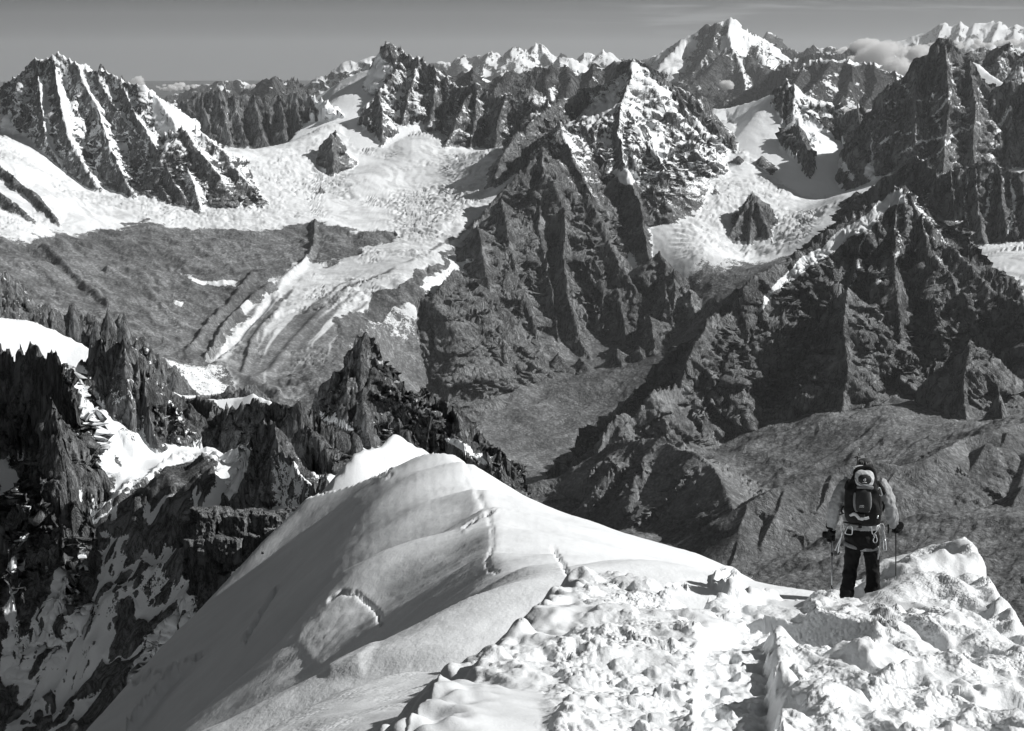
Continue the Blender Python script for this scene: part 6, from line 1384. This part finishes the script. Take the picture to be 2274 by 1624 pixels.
# --- backpack, lifted away as a thing of its own
PB = -0.16
bm = bmesh.new()
loft(bm, [(W(575, 765, -0.22), 0.15, 0.09), (W(575, 740, -0.24), 0.205, 0.125), (W(572, 660, -0.26), 0.225, 0.145), (W(570, 540, -0.26), 0.225, 0.145), (W(572, 440, -0.26), 0.205, 0.14), (W(580, 370, -0.25), 0.155, 0.125), (W(585, 320, -0.24), 0.14, 0.12), (W(585, 290, -0.22), 0.13, 0.10)], 28, 3.0)
backpack = emit('backpack', bm, m_pack, voxel=0.012, wrinkle=(0.16, 0.010))
thing(backpack, 'black climbing backpack with a grey arched lid and emblem, worn by the climber', 'backpack')
bm = bmesh.new()
tube(bm, smooth_path([W(500, 330, -0.30), W(505, 288, -0.30), W(530, 266, -0.29), W(585, 255, -0.28), W(640, 262, -0.29), W(668, 290, -0.30), W(675, 340, -0.30)]), 0.028, 10); emit('lid_band', bm, m_pack, backpack)
bm = bmesh.new()
loft(bm, [(W(585, 425, -0.36), 0.075, 0.045), (W(585, 400, -0.37), 0.105, 0.06), (W(585, 340, -0.375), 0.115, 0.065), (W(585, 300, -0.36), 0.105, 0.06), (W(585, 280, -0.34), 0.075, 0.045)], 24, 2.2)
lid = emit('lid', bm, m_light, backpack, voxel=0.009, wrinkle=(0.09, 0.006))
bm = bmesh.new()
loft(bm, [(W(588, 398, -0.415), 0.05, 0.03), (W(588, 380, -0.42), 0.076, 0.04), (W(588, 350, -0.425), 0.08, 0.042), (W(588, 325, -0.415), 0.062, 0.036), (W(588, 314, -0.405), 0.035, 0.025)], 24, 2.2)
emit('lid_pocket', bm, m_panel, lid)
# emblem: an open drop with a bar under it
ED = -0.474
bm = bmesh.new(); tube(bm, smooth_path([W(590, 352, ED), W(596, 362, ED), W(592, 376, ED), W(582, 374, ED), W(578, 364, ED), W(584, 358, ED), W(590, 362, ED)], 4), 0.0035, 6, False, 0.5); emit('emblem', bm, m_print, lid)
bm = bmesh.new(); tube(bm, [W(568, 388, ED + 0.006), W(606, 389, ED + 0.006)], 0.0032, 6); emit('emblem_bar', bm, m_print, lid)
bm = bmesh.new()
tube(bm, smooth_path([W(500, 350, -0.41), W(520, 385, -0.43), W(560, 412, -0.43), W(620, 425, -0.41), W(660, 430, -0.36)]), 0.004, 6); emit('lid_cord', bm, m_webbing, lid)
bm = bmesh.new(); rbox(bm, W(590, 432, -0.395), 0.20, 0.05, 0.035, 0.014); emit('lid_fold', bm, m_mesh, lid)
bm = bmesh.new()
loft(bm, [(W(574, 658, -0.395), 0.055, 0.02), (W(572, 640, -0.405), 0.085, 0.035), (W(570, 560, -0.415), 0.088, 0.042), (W(570, 480, -0.405), 0.080, 0.036), (W(572, 445, -0.395), 0.07, 0.03)], 24, 3.0)
panel = emit('front_pocket', bm, m_panel, backpack)
for s_, x_ in ((-1, 503), (1, 629)):
    bm = bmesh.new(); tube(bm, smooth_path([W(x_ + s_ * 2, 480, -0.402), W(x_ + s_ * 6, 540, -0.408), W(x_ + s_ * 4, 600, -0.408), W(x_ - s_ * 12, 655, -0.40)]), interp_r([0.014, 0.020, 0.021, 0.018]), 10, False, 0.6)
    emit('mesh_side', bm, m_mesh, panel)
# two short lines of white lettering on the pocket
for row, (ty, xs_) in enumerate(((598, (544, 550, 556, 563, 569, 575)), (611, (539, 546, 553, 560, 567, 574)))):
    for i_, tx in enumerate(xs_):
        bm = bmesh.new()
        h_ = 4.0 if row else 3.0
        tz = -0.461
        tube(bm, [W(tx, ty - h_, tz), W(tx, ty + h_, tz)], 0.0016, 5)
        if i_ % 2 == 0: tube(bm, [W(tx, ty - h_, tz), W(tx + 4, ty - h_, tz)], 0.0014, 5)
        if i_ % 3 != 1: tube(bm, [W(tx, ty + h_, tz), W(tx + 4, ty + h_, tz)], 0.0014, 5)
        if i_ % 2 == 1: tube(bm, [W(tx + 4, ty - h_, tz), W(tx + 4, ty + h_, tz)], 0.0014, 5)
        emit('letter', bm, m_print, panel)
bm = bmesh.new()
tube(bm, smooth_path([W(455, 690, -0.40), W(490, 675, -0.415), W(515, 690, -0.42), W(540, 715, -0.42), W(580, 718, -0.42), W(622, 705, -0.405)]), interp_r([0.016, 0.024, 0.024, 0.026, 0.026, 0.024]), 10, False, 0.5); emit('stowed_jacket_sleeve', bm, m_light, backpack, wrinkle=(0.05, 0.006))
bm = bmesh.new(); rbox(bm, W(556, 690, -0.42), 0.085, 0.03, 0.05, 0.012); emit('buckle_patch', bm, m_panel, backpack)
for s_, pts_ in ((-1, [(455, 360, -0.10), (430, 390, -0.14), (412, 440, -0.10), (405, 520, -0.02)]), (1, [(705, 380, -0.12), (735, 420, -0.15), (765, 480, -0.10), (775, 510, -0.02)])):
    bm = bmesh.new(); tube(bm, smooth_path([W(*p) for p in pts_]), 0.022, 8, False, 0.4); emit('shoulder_strap', bm, m_pack, backpack)
for pts_ in ([(395, 600, -0.20), (375, 640, -0.14), (385, 670, -0.10)], [(395, 668, -0.22), (370, 678, -0.17), (357, 680, -0.13)], [(745, 560, -0.2), (762, 600, -0.16), (750, 650, -0.15)]):
    bm = bmesh.new(); tube(bm, smooth_path([W(*p) for p in pts_]), 0.013, 8, False, 0.4); emit('compression_strap', bm, m_pack, backpack)
bm = bmesh.new(); tube(bm, smooth_path([W(400, 748, -0.12), W(480, 762, -0.30), W(575, 765, -0.335), W(670, 762, -0.30), W(745, 745, -0.12)]), interp_r([0.018, 0.03, 0.03, 0.03, 0.018]), 8, False, 0.5); emit('hip_belt', bm, m_pack, backpack)
o_ = emit('snap_link', loop3([W(a, b, -0.34) for a, b in ((712, 435), (728, 440), (742, 480), (745, 505), (728, 508), (716, 490), (708, 455))], 0.005), m_metal, backpack)
bm = bmesh.new(); tube(bm, smooth_path([W(676, 330, -0.30), W(692, 370, -0.30), W(705, 420, -0.30), W(712, 470, -0.33), W(718, 560, -0.34), W(728, 640, -0.33)]), 0.012, 8); emit('side_cord', bm, m_pack, backpack)
bm = bmesh.new(); tube(bm, [W(705, 690, -0.37), W(703, 715, -0.37)], 0.010, 8); emit('cord_lock', bm, m_metal, backpack)
bm = bmesh.new(); tube(bm, [W(545, 768, -0.36), W(545, 800, -0.34)], 0.022, 8, False, 0.4); emit('belt_tail', bm, m_pack, backpack)

# --- poles
def pole(name, top_, tip, mat, joints, label, grp, grip=True):
    d = (top_ - tip); L_ = d.length; u_ = d.normalized()
    e = bpy.data.objects.new(name, None); COL.objects.link(e); e.location = (0, 0, 0)
    thing(e, label, 'pole', grp)
    bm = bmesh.new(); tube(bm, [tip + u_ * 0.04, tip + u_ * L_ * 0.5, tip + u_ * L_ * 0.98], [0.0065, 0.0085, 0.0095], 10); emit('shaft', bm, mat, e)
    bm = bmesh.new(); tube(bm, [tip - u_ * 0.02, tip + u_ * 0.045], [0.002, 0.006], 8); emit('tip', bm, m_metal, e)
    for j_ in joints:
        bm = bmesh.new(); tube(bm, [tip + u_ * (L_ * j_ - 0.02), tip + u_ * (L_ * j_ + 0.025)], 0.013, 10); emit('clamp', bm, m_dark_metal, e)
    if grip:
        bm = bmesh.new(); tube(bm, [top_ - u_ * 0.12, top_ - u_ * 0.06, top_, top_ + u_ * 0.03], [0.014, 0.017, 0.016, 0.021], 10); emit('grip', bm, m_glove, e)
    return e
pole('trekking_pole', GL + UPV * 0.07, W(290, 1545, -0.35), m_metal, (0.28, 0.70), 'silver trekking pole in the mittened left hand, with two black clamps', None)
pole('trekking_pole', GR + UPV * 0.07, W(869, 1262, 0.42), m_dark_metal, (), 'plain black pole in the climber\'s gloved right hand', None)
e = pole('trekking_pole', W(503, 330, -0.22), W(537, 90, -0.10), m_dark_metal, (), 'black pole strapped to the backpack, its tip and basket pointing up', None, grip=False)
bm = bmesh.new(); c_ = W(520, 158, -0.13)
for k in range(6):
    a = k * math.pi / 3
    tube(bm, [c_, c_ + SIDE * 0.042 * math.cos(a) + AWAY * 0.042 * math.sin(a) - UPV * 0.004], [0.006, 0.004], 6)
tube(bm, [c_ + UPV * 0.012, c_ - UPV * 0.012], 0.012, 8); emit('basket', bm, m_dark_metal, e)
# pale cap tucked under the lid strap
bm = bmesh.new(); loft(bm, [(W(482, 312, -0.2), 0.03, 0.03), (W(480, 290, -0.2), 0.036, 0.035), (W(482, 262, -0.2), 0.034, 0.033), (W(490, 245, -0.2), 0.018, 0.018)], 14)
cap_ = emit('rolled_cap', bm, m_light, voxel=0.006, wrinkle=(0.04, 0.004)); thing(cap_, 'small pale rolled cloth tucked beside the backpack lid', 'cloth')
bm = bmesh.new(); tube(bm, smooth_path([W(495, 252, -0.28), W(530, 240, -0.26), W(570, 240, -0.24)]), 0.012, 8); emit('lid_trim', bm, m_light, backpack)
# ------------------------------------------------------------------ block outcrop at the edge of the snow slope, and clouds
def hull_block(name, c, sx, sy, sz, rs, mat, parent, axes, jit=0.16):
    bm = bmesh.new()
    for ix in (-1, 1):
        for iy in (-1, 1):
            for iz in (-1, 1):
                for t in range(2):
                    q = Vector((ix * (0.5 - (0.14 * rs.random() if t else 0)), iy * (0.5 - (0.14 * rs.random() if t != 1 else 0)), iz * (0.5 - 0.10 * rs.random())))
                    q += Vector((rs.uniform(-jit, jit) * 0.5, rs.uniform(-jit, jit) * 0.5, rs.uniform(-jit, jit) * 0.35))
                    bm.verts.new(Vector(c) + axes[0] * q.x * sx + axes[1] * q.y * sy + axes[2] * q.z * sz)
    r = bmesh.ops.convex_hull(bm, input=list(bm.verts))
    dead = [v_ for v_ in bm.verts if not v_.link_faces]
    bmesh.ops.delete(bm, geom=dead, context='VERTS')
    bmesh.ops.triangulate(bm, faces=list(bm.faces))
    for _ in range(4 if max(sx, sz) > 0.5 else 2):
        long_ = [e for e in bm.edges if e.calc_length() > max(sx, sz) * 0.09]
        if long_: bmesh.ops.subdivide_edges(bm, edges=long_, cuts=1, use_grid_fill=False); bmesh.ops.triangulate(bm, faces=list(bm.faces))
    bmesh.ops.recalc_face_normals(bm, faces=list(bm.faces)); bm.normal_update()
    P_ = np.array([v_.co[:] for v_ in bm.verts]); Nn = np.array([v_.normal[:] for v_ in bm.verts]); S_ = max(sx, sz)
    f1, f2, cc, rx_, ry_ = worley((P_[:, 0] + 0.5 * P_[:, 1]) / (0.34 * S_), (P_[:, 2] + 0.3 * P_[:, 1]) / (0.5 * S_), 77)
    dd = S_ * (0.09 * (_VAL[cc] - 0.5) - 0.05 * sstep(0.15, 0.0, f2 - f1) + 0.05 * fbm(P_[:, 0] / (0.3 * S_) + P_[:, 1] / S_, P_[:, 2] / (0.3 * S_), 4, 0.6, 78))
    for v_, q, nn, d_ in zip(bm.verts, P_, Nn, dd): v_.co = Vector(q) + Vector(nn) * float(d_)
    me = bpy.data.meshes.new(name); bm.to_mesh(me); bm.free()
    o = bpy.data.objects.new(name, me); COL.objects.link(o); me.materials.append(mat); o.parent = parent
    return o
mat_block = terrain_material('outcrop_rock', 0.10, rock=(0.16, 0.40), bump=0.8)
outcrop = bpy.data.objects.new('rock_outcrop', None); COL.objects.link(outcrop)
outcrop['label'] = 'dark square-cut rock outcrop with thin snow caps at the edge of the shaded snow slope'; outcrop['category'] = 'rock outcrop'
rs = random.Random(12)
OUTR = 112.0
for px, py, w, h, dr in ((462, 1166, 42, 66, 0), (497, 1160, 38, 56, 0.4), (536, 1168, 34, 58, 0.1), (566, 1158, 34, 50, 0.5), (606, 1160, 36, 44, 0.2), (628, 1150, 20, 34, 0.5), (428, 1176, 34, 36, 0.5), (450, 1250, 42, 124, 0.0), (506, 1214, 84, 54, -0.2), (472, 1264, 42, 56, -0.3), (466, 1314, 38, 66, -0.4), (512, 1250, 26, 26, -0.6), (538, 1240, 22, 26, -0.6),
                         (566, 1200, 44, 36, -0.3), (422, 1212, 26, 44, 0.6), (436, 1140, 18, 30, 0.6), (492, 1290, 26, 36, -0.6), (600, 1182, 26, 24, -0.4), (418, 1260, 22, 50, 0.6), (490, 1236, 20, 20, -0.7), (440, 1200, 16, 26, -0.2), (548, 1218, 18, 16, -0.7), (480, 1340, 22, 24, -0.5), (456, 1285, 18, 26, -0.7), (590, 1150, 16, 22, -0.1), (405, 1200, 18, 26, 0.7), (430, 1300, 22, 36, 0.3)):
    c = Vector(place(px, py, OUTR + dr + 1.0)); m_ = OUTR / FPX
    a_ = rs.uniform(-0.4, 0.4); ax = Vector((math.cos(a_), math.sin(a_), 0)); ay = Vector((-math.sin(a_), math.cos(a_), 0)); az_ = (UPV + Vector((rs.uniform(-.10, .10), rs.uniform(-.10, .10), 0))).normalized()
    b_ = hull_block('block', c, w * m_ * 1.06, w * m_ * 0.9 + 0.6, h * m_ * 1.10, rs, mat_block, outcrop, (ax, ay, az_), 0.13)
# loose stones on the upper slope
for px, py, w in ((642, 1134, 8), (652, 1132, 7), (658, 1128, 6), (636, 1130, 7), (583, 1228, 5)):
    c = Vector(place(px, py, 109.5 - (py - 1130) * 0.11)); m_ = OUTR / FPX
    hull_block('stone', c, w * m_, w * m_, w * m_, rs, mat_block, outcrop, (Vector((1, 0, 0)), Vector((0, 1, 0)), UPV))

# cumulus lying among the far ranges
def cloud_material(density):
    m = bpy.data.materials.new('cloud_vapour'); m.use_nodes = True; t = m.node_tree; t.nodes.clear()
    o = t.nodes.new('ShaderNodeOutputMaterial'); pv = t.nodes.new('ShaderNodeVolumePrincipled')
    pv.inputs['Color'].default_value = (0.995, 0.995, 0.995, 1); pv.inputs['Density'].default_value = density; pv.inputs['Anisotropy'].default_value = 0.0
    t.links.new(pv.outputs['Volume'], o.inputs['Volume'])
    return m
def cloud(px, py, R, w, h, seed, label):
    rs = random.Random(seed); m_ = R / FPX
    bm = bmesh.new(); c = Vector(place(px, py, R))
    n = 16 + int(w / 6)
    for k in range(n):
        fx = rs.uniform(-1, 1); top_ = (1 - fx * fx) ** 0.7
        r_ = m_ * h * rs.uniform(0.16, 0.34) * (0.5 + 0.6 * top_)
        q = c + Vector((fx * 0.48 * w * m_, rs.uniform(-0.25, 0.25) * w * m_, (rs.uniform(-0.45, 0.40) * top_ - 0.1) * h * m_))
        t = bmesh.ops.create_icosphere(bm, subdivisions=2, radius=r_)
        for v_ in t['verts']: v_.co = v_.co * Vector((1.25, 1.1, 0.85)).x if False else Vector((v_.co.x * 1.35, v_.co.y * 1.2, v_.co.z * 0.85)) + q
    o = emit('cloud', bm, cloud_material(3.2 / (h * m_)), voxel=max(h * m_ / 22, 6))
    me = o.data; n = len(me.vertices); co = np.empty(n * 3, np.float32); no = np.empty(n * 3, np.float32)
    me.vertices.foreach_get('co', co); me.vertices.foreach_get('normal', no); co = co.reshape(-1, 3); no = no.reshape(-1, 3)
    L_ = h * m_ * 0.30
    d = h * m_ * (0.10 * fbm(co[:, 0] / L_ + co[:, 1] / L_, co[:, 2] / L_, 4, 0.6, seed) + 0.05 * ridged(co[:, 0] / L_ * 2, co[:, 2] / L_ * 2 + co[:, 1] / L_, 2, 0.5, seed + 1))
    me.vertices.foreach_set('co', (co + no * d[:, None]).ravel()); me.update()
    o['kind'] = 'stuff'; o['label'] = label
    return o
for i_, (px, py, R, w, h, lb) in enumerate(((1968, 122, 27000, 120, 62, 'bright cumulus bank beside the black rock tower'), (1928, 104, 29000, 70, 36, 'cumulus puff at the head of the cloud bank'), (2002, 148, 25000, 60, 40, 'low cumulus tucked against the black tower'), (1915, 134, 27500, 60, 30, 'thin lower edge of the cloud bank'),
                                            (2160, 97, 50000, 190, 17, 'flat cloud layer under the long white crest'), (2255, 94, 48000, 90, 22, 'cloud at the frame edge beyond the black tower'), (1880, 246, 16000, 100, 20, 'cloud lying in the gap behind the small needle'),
                                            (2045, 120, 26000, 60, 40, 'cumulus pressed behind the shoulder of the black tower'), (1880, 112, 31000, 50, 16, 'thin cloud tail leading to the cumulus bank'), (305, 182, 24000, 24, 24, 'single cumulus puff above the serrated crest'), (392, 192, 26000, 84, 16, 'low cumulus row left of the needles'), (1612, 188, 24000, 26, 20, 'wisp of cloud on the snowy massif'), (565, 192, 40000, 40, 12, 'cloud scrap among the low distant peaks'))):
    cloud(px, py, R, w, h, 40 + i_, lb)
# ------------------------------------------------------------------ mountain air
bm = bmesh.new(); bmesh.ops.create_cube(bm, size=1.0)
for v_ in bm.verts: v_.co = Vector((v_.co.x * 90000, 44000 + v_.co.y * 98000, -850 + v_.co.z * 4500))
me = bpy.data.meshes.new('haze'); bm.to_mesh(me); bm.free()
haze = bpy.data.objects.new('haze', me); COL.objects.link(haze); haze['kind'] = 'stuff'; haze['label'] = 'thin pale mountain haze deepening with distance'
hm = bpy.data.materials.new('haze'); hm.use_nodes = True; t = hm.node_tree; t.nodes.clear()
o_ = t.nodes.new('ShaderNodeOutputMaterial'); pv = t.nodes.new('ShaderNodeVolumePrincipled')
pv.inputs['Color'].default_value = grey(0.95); pv.inputs['Density'].default_value = 6.5e-6; pv.inputs['Anisotropy'].default_value = 0.2
t.links.new(pv.outputs['Volume'], o_.inputs['Volume'])
me.materials.append(hm)
